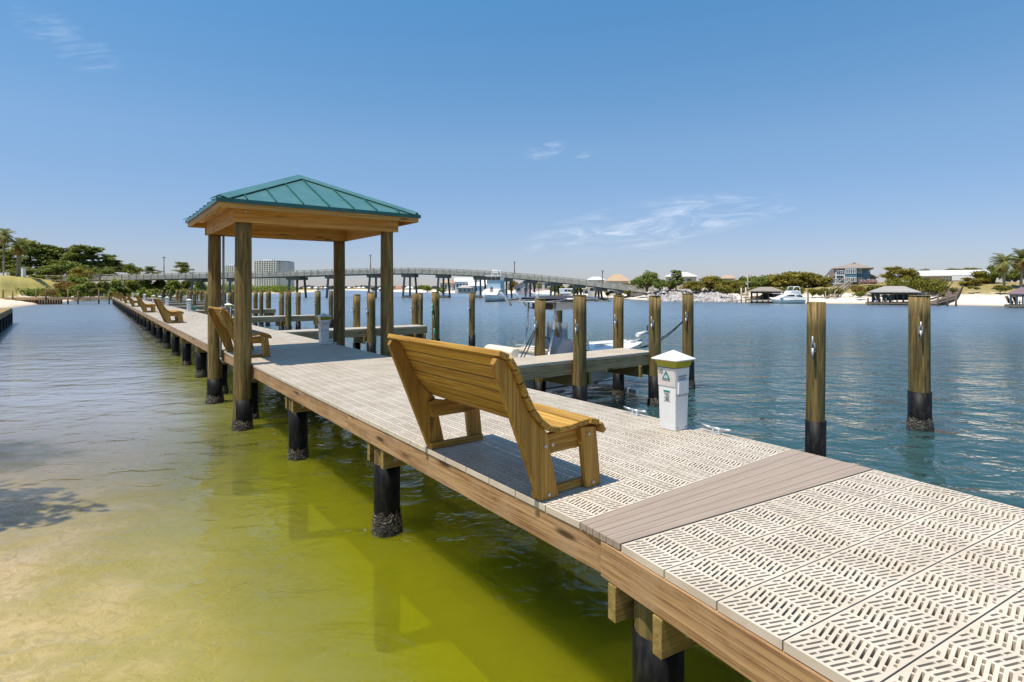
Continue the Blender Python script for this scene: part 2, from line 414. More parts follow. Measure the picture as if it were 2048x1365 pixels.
def bed_mat():
    m, t = nt('sea_bed_sand'); g = N(t, 'ShaderNodeNewGeometry'); pos = g.outputs['Position']
    sp = N(t, 'ShaderNodeSeparateXYZ'); L(t, pos, sp.inputs[0])
    n1 = noise(t, pos, 1.3, 5, .6, .4); n2 = noise(t, pos, 6, 3, .6, 1.2)
    col = mixc(t, ramp(t, n1, .35, .7), (.66,.53,.36), (.54,.43,.27))
    n3 = noise(t, pos, 17, 4, .7, .8)
    col = mixc(t, math_(t, 'MULTIPLY', ramp(t, n2, .46, .62), .5), col, (.38,.30,.14))
    col = mixc(t, math_(t, 'MULTIPLY', ramp(t, n3, .58, .70), .55), col, (.24,.20,.09))
    col = mixc(t, math_(t, 'MULTIPLY', ramp(t, n3, .42, .30), .5), col, (.78,.66,.46))
    al = ramp(t, math_(t, 'ADD', math_(t, 'MULTIPLY', sp.outputs[2], -1.0), math_(t, 'MULTIPLY', math_(t, 'SUBTRACT', n1, .5), .5)), .55, 1.1)
    col = mixc(t, al, col, (.34,.32,.05))
    finish(t, col, .9, 0, n2, .5, .05); return m
M['bed'] = bed_mat()
def bed_z(s):
    return np.interp(s, [-60,-9,-5,-1.5,.5,3,8,30,400], [-.35,-.42,-.55,-.95,-1.2,-1.7,-2.6,-4,-5])
ss = list(np.linspace(-12, 12, 49)); ss = [-3000,-300,-60,-25] + ss + [20,40,120,800,4000]
tt = [-900,-60,-20,-10,-4,0,4,8,14,20,40,90,250,900,6000]
v = []
for q in tt:
    for s in ss:
        p = L0 + VF*s + UF*q; v.append((p.x, p.y, float(bed_z(s))))
nx = len(ss)
f = [(j*nx+i, j*nx+i+1, (j+1)*nx+i+1, (j+1)*nx+i) for j in range(len(tt)-1) for i in range(nx-1)]
b_ = MB().add(v, f, None, True).build('sea_bed', M['bed']); tag(b_, 'pale sandy sea bed turning green and deep to the right', 'ground', None, 'structure')

def land_mat(name, sand1, sand2, g1, g2, z0, z1, nscale=.12):
    m, t = nt(name); g = N(t, 'ShaderNodeNewGeometry'); pos = g.outputs['Position']
    sp = N(t, 'ShaderNodeSeparateXYZ'); L(t, pos, sp.inputs[0])
    n1 = noise(t, pos, nscale, 5, .65); n2 = noise(t, pos, 1.6, 4, .7)
    sand = mixc(t, ramp(t, n2, .4, .7), sand1, sand2)
    grass = mixc(t, ramp(t, n2, .35, .65), g1, g2)
    zz = math_(t, 'ADD', sp.outputs[2], math_(t, 'MULTIPLY', math_(t, 'SUBTRACT', n1, .5), 2.6))
    col = mixc(t, ramp(t, zz, z0, z1), sand, grass)
    wet = math_(t, 'SUBTRACT', 1.0, ramp(t, sp.outputs[2], .04, .28))
    col = mixc(t, math_(t, 'MULTIPLY', wet, .55), col, (.36,.24,.12))
    finish(t, col, .95, 0, n2, .4, .1); return m
M['land_r'] = land_mat('right_shore_ground', (.70,.62,.52), (.60,.50,.38), (.20,.16,.04), (.36,.27,.11), 1.3, 2.2)
M['land_l'] = land_mat('left_shore_ground', (.70,.58,.44), (.62,.50,.37), (.35,.29,.04), (.46,.35,.11), .9, 1.3, .08)
def land(name, label, tab, prof, mat_, step=7):
    """tab: (px, shoreline depth, plateau height); prof: (metres inland, fraction of the height)"""
    pxs = np.arange(tab[0][0], tab[-1][0]+1, step)
    a = np.array(tab, float); Y0 = np.interp(pxs, a[:,0], a[:,1]); H = np.interp(pxs, a[:,0], a[:,2])
    rng = np.random.default_rng(5)
    v = []; n = len(pxs)
    for (d, fr) in prof:
        for i, px in enumerate(pxs):
            k = (px-1024)/F; Y = Y0[i] + d/math.sqrt(1+k*k)
            z = fr*H[i] if fr > 0 else fr
            if 5 < d < 200: z += rng.uniform(-.1, .1)*min(1, d/15)
            v.append((k*Y, Y, z))
    f = [(j*n+i, j*n+i+1, (j+1)*n+i+1, (j+1)*n+i) for j in range(len(prof)-1) for i in range(n-1)]
    return tag(MB().add(v, f, None, True).build(name, mat_), label, 'shore', None, 'structure')
RT = [(640,900,3.0),(700,880,3.0),(760,520,2.0),(800,420,2.0),(850,340,2.0),(930,300,2.2),(1000,273,2.2),(1100,235,2.2),(1180,190,2.0),(1225,150,1.8),(1262,127,2.0),(1330,109,2.3),(1400,105,2.6),(1470,101,2.6),(1560,97,2.6),(1640,92,3.2),(1760,90,3.8),(1860,85,3.9),(1960,81,3.9),(2048,77,3.6),(2300,68,3.5),(2700,60,3.5)]
RP = [(-14,-1.2),(0,-.02),(2.5,.07),(7,.17),(12,.30),(17,.55),(24,.85),(32,1.0),(60,1.05),(150,1.1),(700,1.2),(3000,1.3)]
land('shore', 'white sand beach and brown grassy bank across the channel', RT, RP, M['land_r'])
LT = [(-1200,30,3.5),(-300,42,4.5),(-100,52,5.0),(0,63,5.0),(40,76,5.0),(80,88,5.0),(115,99,4.2),(150,112,2.6),(185,124,2.0),(230,130,1.4),(300,138,1.4),(400,170,1.4),(480,235,1.5),(560,290,1.5),(600,330,1.2),(640,420,1.0)]
LP = [(-14,-1.2),(0,-.03),(4,.05),(12,.11),(24,.16),(34,.22),(42,.62),(52,.95),(70,1.05),(160,1.1),(700,1.2),(3000,1.3)]
land('shore', 'sandy cove beach with yellow grass bank behind it on the left', LT, LP, M['land_l'])

# near bank left of the picture with the tree that shades the shallows
v = []; nn = 28
for j in range(8):
    r = 2.6*j/7
    for k in range(nn):
        a = 2*math.pi*k/nn; v.append((-11.6+r*math.cos(a), 6.3+r*1.2*math.sin(a), .42-.9*(r/2.6)**2))
f = [(j*nn+k, j*nn+(k+1) % nn, (j+1)*nn+(k+1) % nn, (j+1)*nn+k) for j in range(7) for k in range(nn)]
tag(MB().add(v, f, None, True).build('bank', M['land_l']), 'low sandy bank at the near left', 'shore', None, 'structure')
# ---------------------------------------------------------------- perforated deck panels
def panel_arrays(wx, wy, walls, cols):
    V = [(0,0),(wx,0),(wx,wy),(0,wy)]; Fc = [[0,1,2,3]]; slots = []
    cw = (wx-.012)/cols; mg = .007; h = .0055; pitch = .0252
    for c in range(cols):
        sh = -.26 if c % 2 == 0 else .26; x0 = .006 + c*cw
        for k in range(-1, 13):
            rk = .012 + k*pitch
            br = cw*(.33 if k % 2 else .67)
            for (a, b) in ((.008, br-.005), (br+.005, cw-.008)):
                lo, hi = a, b
                if sh > 0: lo = max(lo, (mg+h-rk)/sh+cw/2); hi = min(hi, (wy-mg-h-rk)/sh+cw/2)
                else: lo = max(lo, (wy-mg-h-rk)/sh+cw/2); hi = min(hi, (mg+h-rk)/sh+cw/2)
                if hi-lo < .012: continue
                u0 = rk+sh*(lo-cw/2); u1 = rk+sh*(hi-cw/2)
                q = [(x0+lo, u0-h), (x0+hi, u1-h), (x0+hi, u1+h), (x0+lo, u0+h)]
                n = len(V); V += q; Fc.append([n, n+1, n+2, n+3]); slots.append(q)
    vo, eo, fo, ov, oe, of = delaunay_2d_cdt([Vector(p) for p in V], [], Fc, 1, 1e-6)
    tris = [tuple(f) for f, o in zip(fo, of) if all(i == 0 for i in o)]
    top = np.array([(p.x, p.y, 0) for p in vo])
    vv = [top]; n = len(top); ff = [list(t_) for t_ in tris]
    TH = .038
    def wall(q):
        nonlocal n
        a = np.array([(x, y, 0) for x, y in q] + [(x, y, -TH) for x, y in q]); m = len(q)
        vv.append(a)
        for i in range(m): ff.append([n+i, n+(i+1) % m, n+m+(i+1) % m, n+m+i])
        n += 2*m
    wall([(0,0),(wx,0),(wx,wy),(0,wy)])
    if walls:
        for q in slots: wall(q)
    return np.concatenate(vv), ff
def tile(panel, offs, name, mat_):
    V, Fc = panel; n = len(V)
    vs = np.concatenate([V + np.array([x, y, 0]) for x, y in offs])
    fs = [[i + k*n for i in f] for k in range(len(offs)) for f in Fc]
    me = bpy.data.meshes.new(name); me.from_pydata(vs.tolist(), [], fs); me.materials.append(mat_)
    return me
PITCH = .305; PW = (DW-.008)/2
pn = panel_arrays(PW, PITCH-.007, True, 9)
pf = panel_arrays(PW, PITCH-.007, False, 9)
rows10 = [(x, y*PITCH) for y in range(10) for x in (0, PW+.008)]
me_near = tile(pn, rows10, 'decking', M['panel']); me_far = tile(pf, rows10, 'decking', M['panel'])
FW = .88
pg = panel_arrays(FW, PITCH-.007, True, 7)
FL = 16*PITCH
me_fin = tile(pg, [(0, y*PITCH) for y in range(16)], 'decking', M['panel'])

dock = thing('dock', 'long wooden dock with beige perforated decking bending once at grey brown planks', 'dock')
def inst(me, name, parent, loc, rz):
    o = bpy.data.objects.new(name, me); link(o, parent); o.location = loc; o.rotation_euler = (0,0,rz); return o
SEC = 10*PITCH
TEND = 36*SEC
for k in range(36):
    inst(me_near if k < 8 else me_far, 'decking', dock, D(0, k*SEC+.004, DZ), AF)
for k in range(2):
    p = N0 - UN*(SEC*(k+1)+.004); inst(me_near, 'decking', dock, (p.x, p.y, DZ), AN)
# transition planks (wedge between the two sections)
A0, A1 = L0, L0 + VF*DW; B0, B1 = N0, N0 + VN*DW
npk = 6
for k in range(npk):
    q = []
    for fr in (k/npk, (k+1)/npk):
        q.append((A0.lerp(B0, fr), A1.lerp(B1, fr)))
    (a0, a1), (b0, b1) = q
    gp = (a1-b1).normalized()*.0015
    rz = math.atan2((a1-a0).y, (a1-a0).x); Mi = Matrix.Rotation(-rz, 3, 'Z')
    g0 = (a0-b0).normalized()*.0015
    pts = [Mi @ (p - a0) for p in (a0-g0, b0+g0, b1+gp, a1-gp)]
    MB().prism([(p.x, p.y) for p in pts], 'z', -.036, .002).build('transition_plank', M['plank'], dock, (a0.x, a0.y, DZ), rz, .002)
# frame below the decking: fascia boards, joists, pile caps
def fascia(p, rz, l0, l1, x, w=.042, h=.19, z=DZ-.038, m='fascia_y', name='fascia_board', par=None):
    return MB().box(x-w/2, x+w/2, l0, l1, -h, -.004).build(name, M[m], par or dock, (p.x, p.y, z), rz, .004)
e = 3.66
for k in range(int(TEND/e)+1):
    a, b = k*e, min((k+1)*e, TEND)-.003
    if b-a < .2: continue
    fascia(L0, AF, a-(.205 if k == 0 else 0), b, .028)
    fascia(L0, AF, a, b, DW-.028)
    for x in (.62, 1.21, 1.8): fascia(L0, AF, a, b, x, name='joist')
fascia(N0, AN, -3.4, .145, .012, .05); fascia(N0, AN, -6.1, -3.404, .012, .05); fascia(N0, AN, -6.1, .30, DW-.028)
for x in (.62, 1.21, 1.8): fascia(N0, AN, -6.1, .1, x, name='joist')
mb = MB()
for k in range(-6, 0): mb.cyl((-.012,-3+k*.55,-.07), (-.017,-3+k*.55,-.07), .009)
mb.build('nail_head', M['steel'], dock, (N0.x, N0.y, DZ-.038), AN)

def wob_cyl(z0, z1, r0, r1, seed, n=18, m=12, amp=.008, lean=0.0):
    rng = random.Random(seed); ph = [rng.uniform(0, 6.28) for _ in range(4)]
    rs = []
    for j in range(m+1):
        fz = j/m; z = z0+(z1-z0)*fz; r = r0+(r1-r0)*fz
        cx = lean*fz + amp*math.sin(ph[0]+fz*5); cy = amp*math.sin(ph[1]+fz*4)
        rs.append([(cx+(r+amp*.6*math.sin(2*a+ph[2]+fz*3))*math.cos(a), cy+(r+amp*.6*math.sin(3*a+ph[3]))*math.sin(a), z) for a in [2*math.pi*i/n for i in range(n)]])
    return MB().rings(rs)
def barn_ring(z0, z1, r, seed, n=30, m=9):
    rng = random.Random(seed); rs = []
    for j in range(m+1):
        fz = j/m; e_ = math.sin(math.pi*min(1, max(0, fz*.92+.08)))
        top = .04*math.sin(seed)
        rs.append([((r + (.004+.022*rng.random())*e_)*math.cos(a), (r+(.004+.022*rng.random())*e_)*math.sin(a), z0+(z1-z0)*fz + (rng.uniform(-.03,.03) if j == m else 0)) for a in [2*math.pi*i/n for i in range(n)]])
    return MB().rings(rs, cap=False)
# support piles + clamp beams, parts of the dock
def support(p, rz, x, y, seed, beams=True):
    q = Matrix.Rotation(rz, 3, 'Z') @ Vector((x, y, 0)) + p
    o = wob_cyl(-1.9, DZ-.06, .127, .122, seed, amp=.003).build('support_pile', M['pile'], dock, (q.x, q.y, 0), rz)
    wob_cyl(-1.9, .70, .131, .131, seed, amp=.002).build('sleeve', M['sleeve'], o)
    barn_ring(-.16, .17+.05*math.sin(seed*1.7), .134, seed).build('barnacles', M['barn'], o)
    if beams:
        for yy_ in (-.165, .165):
            MB().box(.02 if seed % 3 else -.02, DW-.02, yy_-.03, yy_+.03, DZ-.42, DZ-.232).build('pile_clamp', M['cap_x'], dock, (L0+UF*y).to_tuple() if rz == AF else (N0+UN*y).to_tuple(), rz, .004)
        for z in (DZ-.34,):
            mb = MB(); mb.cyl((x,y-.215,z), (x,y-.19,z), .02, .02, 8).build('bolt', M['steel'], dock, p.to_tuple(), rz)
for k in range(35):
    y = 2.95 + 3.07*k
    if y > TEND: break
    support(L0, AF, .15, y, k+1, k < 14)
    if k < 6: support(L0, AF, DW-.15, y, k+60, False)
support(N0, AN, .15, -.12, 90); support(N0, AN, DW-.15, -.12, 91, False)
support(N0, AN, .15, -3.2, 92)

# cleats on the deck edge
def cleat_mb(l=.24, s=1.0):
    mb = MB()
    mb.box(-.02,.02,-.05,.05,0,.012)
    for y in (-.03,.03): mb.cyl((0,y,.01),(0,y,.045),.012,.010,8)
    mb.cyl((0,-l/2,.062),(0,-.05,.05),.007,.012,8); mb.cyl((0,-.05,.05),(0,.05,.05),.012,.012,8); mb.cyl((0,.05,.05),(0,l/2,.062),.012,.007,8)
    return mb
for i, (s, q) in enumerate(((2.345, .66), (2.345, 1.62))):
    tag(cleat_mb(.30).build('dock_cleat', M['alu'], None, D(s, q, DZ), AF), ('silver horn cleat on the deck edge on the plank side of the pedestal numbered 10', 'silver horn cleat half hidden behind the pedestal numbered 10')[i], 'cleat', 'cleats on the dock edge')
tag(cleat_mb().build('dock_cleat', M['alu'], None, D(2.345, 10.75, DZ), AF), 'silver cleat at the foot of the pedestal in the pavilion shade', 'cleat', 'cleats on the dock edge')

# ---------------------------------------------------------------- benches
def make_bench(label):
    t_ = thing('bench', label, 'bench', group='curved slat benches facing the slips')
    Lh = .775
    prof = [(-.275,.938),(-.197,.905),(-.152,.838),(-.112,.753),(-.072,.667),(-.026,.58),(.045,.495),(.12,.437),(.205,.417),(.295,.417),(.385,.428),(.475,.437),(.56,.415),(.60,.35)]
    th = .036
    def slats(idx):
        mb = MB()
        for i in idx:
            (x0, z0), (x1, z1) = prof[i], prof[i+1]
            d = Vector((x1-x0, z1-z0)); l = d.length; d /= l; nrm = Vector((-d.y, d.x))*-1
            g = .004
            a = Vector((x0, z0)) + d*g; b = Vector((x1, z1)) - d*g
            n2 = Vector((d.y, -d.x))*th*-1
            q = [a, b, b+n2, a+n2]
            mb.prism([(p.x, p.y) for p in q], 'y', -Lh, Lh)
        return mb
    slats(range(0, 7)).build('backrest', M['bench_y'], t_, bevel=.004)
    slats(range(7, 13)).build('seat', M['bench_y'], t_, bevel=.004)
    for sgn in (-1, 1):
        y0, y1 = sorted((sgn*.70, sgn*.745))
        # curved back leg following the slats
        pr = [(.075,0),(.225,0),(.125,.427),(.045,.492),(-.026,.577),(-.072,.664),(-.112,.750),(-.152,.835),(-.197,.901),(-.258,.926),(-.285,.885)]
        MB().prism(pr, 'y', y0, y1).build('leg', M['bench_z'], t_, bevel=.004)
        y2, y3 = y0, y1
        MB().prism([(.47,0),(.605,0),(.56,.398),(.42,.415)], 'y', y2, y3).build('leg', M['bench_z'], t_, bevel=.004)
        y4, y5 = (y0-.046, y0-.002) if sgn > 0 else (y1+.002, y1+.046)
        MB().prism([(.075,.27),(.52,.27),(.53,.405),(.47,.412),(.2,.395),(.12,.412),(.055,.40)], 'y', y4, y5).build('rail', M['bench_x'], t_, bevel=.004)
        MB().box(.07,.58,y4,y5,.002,.052).build('foot_rail', M['bench_x'], t_, bevel=.004)
    bm_ = MB()
    for sgn in (-1, 1):
        yb = sgn*.745 if sgn < 0 else .745
        for x, z in ((.11,.34),(.17,.34),(.49,.36),(.14,.03),(.53,.03)): bm_.cyl((x,yb-.003*(sgn < 0),z),(x,yb+sgn*.006,z),.011,.011,8)
    bm_.build('bolt', M['steel'], t_)
    return t_
B = make_bench('nearest golden wooden slat bench standing alone on the sunlit deck beside the grey planks')
BT = tree_of(B)
BP = [1.10, 10.0, 23.4, 35.6, 47.8, 60, 72, 84, 96]
BL = [None, 'golden wooden bench in the shade under the green roofed pavilion', 'first golden bench beyond the pavilion, seen from its end', 'second golden bench beyond the pavilion', 'third golden bench beyond the pavilion',
      'fourth bench beyond the pavilion, small in the distance', 'fifth bench beyond the pavilion, small in the distance', 'sixth bench beyond the pavilion, tiny in the distance', 'farthest tiny bench at the shore end of the dock']
for i, q in enumerate(BP):
    o = B if i == 0 else copy_tree(BT)
    o.location = D(-.06, q+.01, DZ+.001); o.rotation_euler = (0, 0, AF)
    if BL[i]: o['label'] = BL[i]

# ---------------------------------------------------------------- power pedestals
def sqring(h, z, dx=0): return [(-h+dx,-h,z),(h+dx,-h,z),(h+dx,h,z),(-h+dx,h,z)]
def text(name, s, size, mat_, parent, loc, rot):
    c = bpy.data.curves.new(name, 'FONT'); c.body = s; c.size = size; c.extrude = .0012; c.align_x = 'CENTER'; c.align_y = 'CENTER'; c.materials.append(mat_)
    tmp = bpy.data.objects.new('tmp', c); me = bpy.data.meshes.new_from_object(tmp); bpy.data.objects.remove(tmp); bpy.data.curves.remove(c); me.materials.clear(); me.materials.append(mat_)
    o = bpy.data.objects.new(name, me); link(o, parent); o.location = loc; o.rotation_euler = rot; return o
def make_pedestal(label):
    p = thing('power_pedestal', label, 'power pedestal', group='white power pedestals along the dock edge')
    MB().rings([sqring(.090,0), sqring(.0985,.40), sqring(.106,.585)], smooth=False).build('body', M['white'], p, bevel=.006)
    MB().rings([sqring(.106,.588), sqring(.124,.655)], smooth=False).build('lens', M['lens'], p, bevel=.003)
    MB().rings([sqring(.146,.657), sqring(.148,.668), sqring(.004,.745)], smooth=False).build('cap', M['white'], p, bevel=.004)
    tilt = math.atan2(.016, .585)
    # face towards the walkway: local -x
    MB().prism([(-.0985,.415),(-.1045,.415),(-.1115,.58),(-.1055,.58)], 'y', -.098, .098).build('upper_panel', M['cream2'], p, bevel=.001)
    fx = Matrix.Rotation(R(-90), 4, 'Z') @ Matrix.Rotation(R(90)+.0, 4, 'X')
    er = (R(90), 0, R(-90))
    text('number', '10', .056, M['ink'], p, (-.112,.066,.545), er)
    # green triangle emblem with a white boat mark
    def tri(cx, cz, w, h, x): return [(x, cx-w, cz), (x, cx+w, cz), (x, cx, cz+h)]
    def plate(pts, d):
        a = [(x, -y, z) for x, y, z in pts]; b = [(x-d, y, z) for x, y, z in a]
        n = len(a)
        return MB().add(a+b, [tuple(range(n)), tuple(range(n, 2*n))[::-1]] + [(i, (i+1) % n, n+(i+1) % n, n+i) for i in range(n)])
    em = plate(tri(-.0, .478, .046, .082, -.1105), .003).build('emblem', M['teal'], p)
    plate(tri(-.0, .489, .022, .038, -.1140), .001).build('emblem_sail', M['white'], em)
    plate([(-.1154,-.003,.489),(-.1154,.003,.489),(-.1154,.001,.527),(-.1154,-.001,.527)], .0006).build('emblem_mast', M['teal'], em)
    st = plate([(-.0965,-.036,.27),(-.0965,.036,.27),(-.0995,.036,.375),(-.0995,-.036,.375)], .002).build('notice_sticker', M['white'], p)
    mb = MB(); mb.box(-.1035,-.1012,-.035,.035,.356,.374)
    mb.build('sticker_heading', M['teal'], st)
    mb = MB()
    for i, zc in enumerate((.342,.331,.318,.307,.296,.287,.279)): mb.box(-.1028+.0003*i,-.099,-.03+.006*(i % 2),.03-.01*((i*7) % 3),zc-.0015,zc+.0015)
    mb.build('sticker_lines', M['ink'], st)
    # face towards the camera: local -y, socket cover
    c_ = MB().prism([(-.0985,.345),(-.1165,.345),(-.1195,.47),(-.1035,.47)], 'x', -.075, .075).build('outlet_cover', M['white'], p, bevel=.003)
    MB().box(-.08,.08,-.1085,-.1015,.325,.345).build('hinge', M['steel'], c_)
    h_ = MB(); h_.cyl((-.055,-.109,.51),(.055,-.109,.512),.003,.003,8); h_.cyl((-.055,-.1045,.51),(-.055,-.109,.51),.004,.004,8); h_.cyl((.055,-.1045,.512),(.055,-.109,.512),.004,.004,8)
    h_.build('latch_bar', M['ink'], p)
    mb = MB(); mb.box(-.06,.045,-.1075,-.1035,.478,.496)
    for i in range(5): mb.box(-.06+.022*i,-.045+.022*i,-.109,-.1075,.482,.486)
    mb.build('breaker_label', M['conduit'], p)
    mb = MB(); mb.cyl((-.06,-.0915,.03),(-.06,-.097,.03),.005,.005,8); mb.cyl((.06,-.0915,.03),(.06,-.097,.03),.005,.005,8); mb.build('screw', M['dark'], p)
    return p
M['cream2'] = mat('cream_panel', (.70,.635,.58), (.66,.60,.55), 5, .4)
PD = make_pedestal('nearest white power pedestal numbered 10, beside the near bench')
PT = tree_of(PD)
PP = [1.02, 11.15, 23.2, 35.2, 47.6, 53.5, 60, 72, 84, 96]
PL = [None, 'white power pedestal at the edge of the pavilion shade', 'white power pedestal seen between the two left pavilion posts', 'white power pedestal with a green hose beside it', 'white pedestal just past the green hose pedestal', 'white pedestal fourth after the pavilion, its cap above a bench', 'white pedestal fifth after the pavilion, tiny', 'white pedestal sixth after the pavilion, tiny', 'white pedestal seventh after the pavilion, tiny', 'farthest white pedestal on the dock, a tiny white spot']
for i, q in enumerate(PP):
    o = PD if i == 0 else copy_tree(PT)
    o.location = D(2.2, q, DZ+.001); o.rotation_euler = (0, 0, AF)
    if PL[i]: o['label'] = PL[i]
hz = MB()
for k in range(14):
    a0, a1 = k*1.1, (k+1)*1.1
    hz.cyl((.10*math.cos(a0),.10*math.sin(a0),.05+.022*k), (.10*math.cos(a1),.10*math.sin(a1),.05+.022*(k+1)), .022, .022, 6)
tag(hz.build('garden_hose', M['hose'], None, D(2.36, 34.8, DZ), AF), 'coiled green hose hanging beside a white pedestal down the dock', 'hose')

# ---------------------------------------------------------------- pavilion
pv = thing('pavilion', 'open pavilion with green metal hip roof on four round wooden posts', 'pavilion', D(0, 0, 0), AF)
T0, T1, SA, SB = 8.32, 11.12, -.145, 2.56
for i, (x, y) in enumerate(((SA,T0),(SB,T0),(SA,T1),(SB,T1))):
    o = wob_cyl(-2.0, 3.70, .150, .128, 30+i, 20, 22, .011).build('post', M['post'], pv, (x, y, 0))
    wob_cyl(-2.0, .52 if x < 0 else .6, .156, .155, 30+i, 20, 8, .004).build('sleeve', M['sleeve'], o)
    barn_ring(-.16, .17, .16, 40+i).build('barnacles', M['barn'], o)
BB, BTp = 3.60, 3.89
for y in (T0-.145, T1+.145): MB().box(SA-.17, SB+.17, y-.022, y+.022, BB, BTp).build('beam', M['beam_x'], pv, bevel=.004)
for y in (T0+.145, T1-.145): MB().box(SA-.12, SB+.12, y-.022, y+.022, BB+.01, BTp).build('beam', M['beam_x'], pv, bevel=.004)
for x in (SA-.125, SB+.125): MB().box(x-.022, x+.022, T0-.122, T1+.122, BB+.005, BTp-.004).build('beam', M['beam_y'], pv, bevel=.004)
X0, X1, Y0_, Y1_ = -.62, 3.03, 7.80, 11.62; ZE = 3.94; ZA = 4.80
XC, YC = (X0+X1)/2, (Y0_+Y1_)/2
# soffit boards
MB().box(X0+.05, X1-.05, Y0_+.05, Y1_-.05, BTp, BTp+.018).build('soffit', M['beam_y'], pv)
for (a, b, c_, d_, m) in ((X0+.02,X1-.02,Y0_+.015,Y0_+.05,'beam_x'),(X0+.02,X1-.02,Y1_-.05,Y1_-.015,'beam_x'),(X0+.02,X0+.055,Y0_+.052,Y1_-.052,'beam_y'),(X1-.055,X1-.02,Y0_+.052,Y1_-.052,'beam_y')):
    MB().box(a, b, c_, d_, ZE-.155, ZE-.035).build('fascia_board', M[m], pv, bevel=.003)
ap = Vector((XC, YC, ZA)); cs = [Vector(p) for p in ((X0,Y0_,ZE),(X1,Y0_,ZE),(X1,Y1_,ZE),(X0,Y1_,ZE))]
rf = MB().add([tuple(c) for c in cs]+[tuple(ap)]+[tuple(c-Vector((0,0,.02))) for c in cs], [(0,1,4),(1,2,4),(2,3,4),(3,0,4),(0,5,6,1),(1,6,7,2),(2,7,8,3),(3,8,5,0),(5,8,7,6)]).build('roof', M['roofgreen'], pv)
sm = MB()
for i in range(4):
    a, b = cs[i], cs[(i+1) % 4]; e_ = (b-a); Ln = e_.length; e_.normalize(); md = (a+b)/2
    up = (ap-md); nrm = e_.cross(up).normalized()
    k = -3.5
    for k in (-3,-2,-1,0,1,2,3):
        dd = k*.46
        if abs(dd) > Ln/2-.15: continue
        fr = 1-abs(dd)/(Ln/2)
        p0 = md+e_*dd+nrm*.012; p1 = p0+up*fr
        sm.bar(p0, p1, .016, .034, nrm)
sm.build('standing_seam', M['roofdark'], rf)
hc = MB()
for c in cs:
    d = (ap-c); dn = d.normalized()
    side = Vector((-d.y, d.x, 0)).normalized()
    A_ = c+Vector((0,0,.040))+dn*.05; Bq = ap+Vector((0,0,.042))
    w_ = .17
    dz = .062
    v_ = [A_-side*w_-Vector((0,0,dz)), A_, A_+side*w_-Vector((0,0,dz)), Bq-side*w_-Vector((0,0,dz)), Bq, Bq+side*w_-Vector((0,0,dz))]
    lo = [p-Vector((0,0,.012)) for p in v_]
    hc.add([tuple(p) for p in v_+lo], [(0,1,4,3),(1,2,5,4),(6,9,10,7),(7,10,11,8),(0,3,9,6),(2,8,11,5),(0,6,7,1),(1,7,8,2)])
hc.build('hip_cap', M['roofgreen'], rf)
dr = MB()
dr.box(X0-.02, X1+.02, Y0_-.012, Y0_+.012, ZE-.07, ZE-.002); dr.box(X0-.02, X1+.02, Y1_-.012, Y1_+.012, ZE-.07, ZE-.002)
dr.box(X0-.012, X0+.012, Y0_+.013, Y1_-.013, ZE-.07, ZE-.002); dr.box(X1-.012, X1+.012, Y0_+.013, Y1_-.013, ZE-.07, ZE-.002)
dr.build('drip_edge', M['roofdark'], rf)
bl = MB()
for x in (SA+.02, SB-.02): bl.cyl((x, T0-.167, 3.78), (x, T0-.185, 3.78), .022, .022, 10)
bl.build('bolt', M['steel'], pv)
cu = MB(); cx, cy = SA+.155, T1-.06
cu.tube([(cx,cy,3.6),(cx,cy,2.05)], .022, 8)
cx2, cy2 = SA+.08, T1-.17
cu.tube([(cx2,cy2,1.85),(cx2,cy2,.98),(cx2+.03,cy2,.90),(cx2+.12,cy2,.86)], .019, 8); cu.build('conduit', M['conduit'], pv)
jb = MB().box(cx-.10, cx+.10, cy-.17, cy-.08, 1.84, 2.06).build('junction_box', M['conduit'], pv, bevel=.01)
MB().box(cx-.055, cx+.045, cy-.18, cy-.17, 1.90, 2.0).build('box_cover', M['white'], jb, bevel=.004)
MB().cyl((cx-.005,cy-.183,1.95),(cx-.005,cy-.181,1.95),.03,.03,12).build('outlet_face', M['dark'], jb)
# ---------------------------------------------------------------- finger piers
FT = [5.36, 15.5, 25.9, 36.4, 46.7, 57, 67.5, 78, 88]
ORD = ['first', 'second', 'third', 'fourth', 'fifth', 'sixth', 'seventh', 'eighth', 'ninth']
def make_finger(label):
    p = thing('finger_pier', label, 'pier', group='finger piers off the right side of the dock')
    o = inst(me_fin, 'decking', p, (DW+.03, FW, DZ), R(-90))
    x0, x1 = DW+.02, DW+.02+FL
    for y in (.02, FW-.02): MB().box(x0, x1, y-.021, y+.021, DZ-.27, DZ-.042).build('fascia_board', M['fascia_x'], p, bevel=.004)
    MB().box(x1-.042, x1-.002, .043, FW-.043, DZ-.27, DZ-.042).build('fascia_board', M['fascia_y'], p, bevel=.004)
    MB().box(x0, x1, FW/2-.021, FW/2+.021, DZ-.24, DZ-.042).build('joist', M['fascia_x'], p)
    for x in (5.16, 7.02):
        for dx in (-.19, .19): MB().box(x+dx-.03, x+dx+.03, -.05, FW+.05, DZ-.50, DZ-.272).build('pile_clamp', M['cap_x'], p, bevel=.004)
    mb = MB()
    for k in range(16): mb.cyl((x0+.15+k*PITCH,-.0015,DZ-.05),(x0+.15+k*PITCH,-.006,DZ-.05),.008,.008,6)
    mb.build('screw', M['steel'], p)
    return p
FG = make_finger('nearest beige finger pier with the white centre console boat tied behind it'); FGT = tree_of(FG)
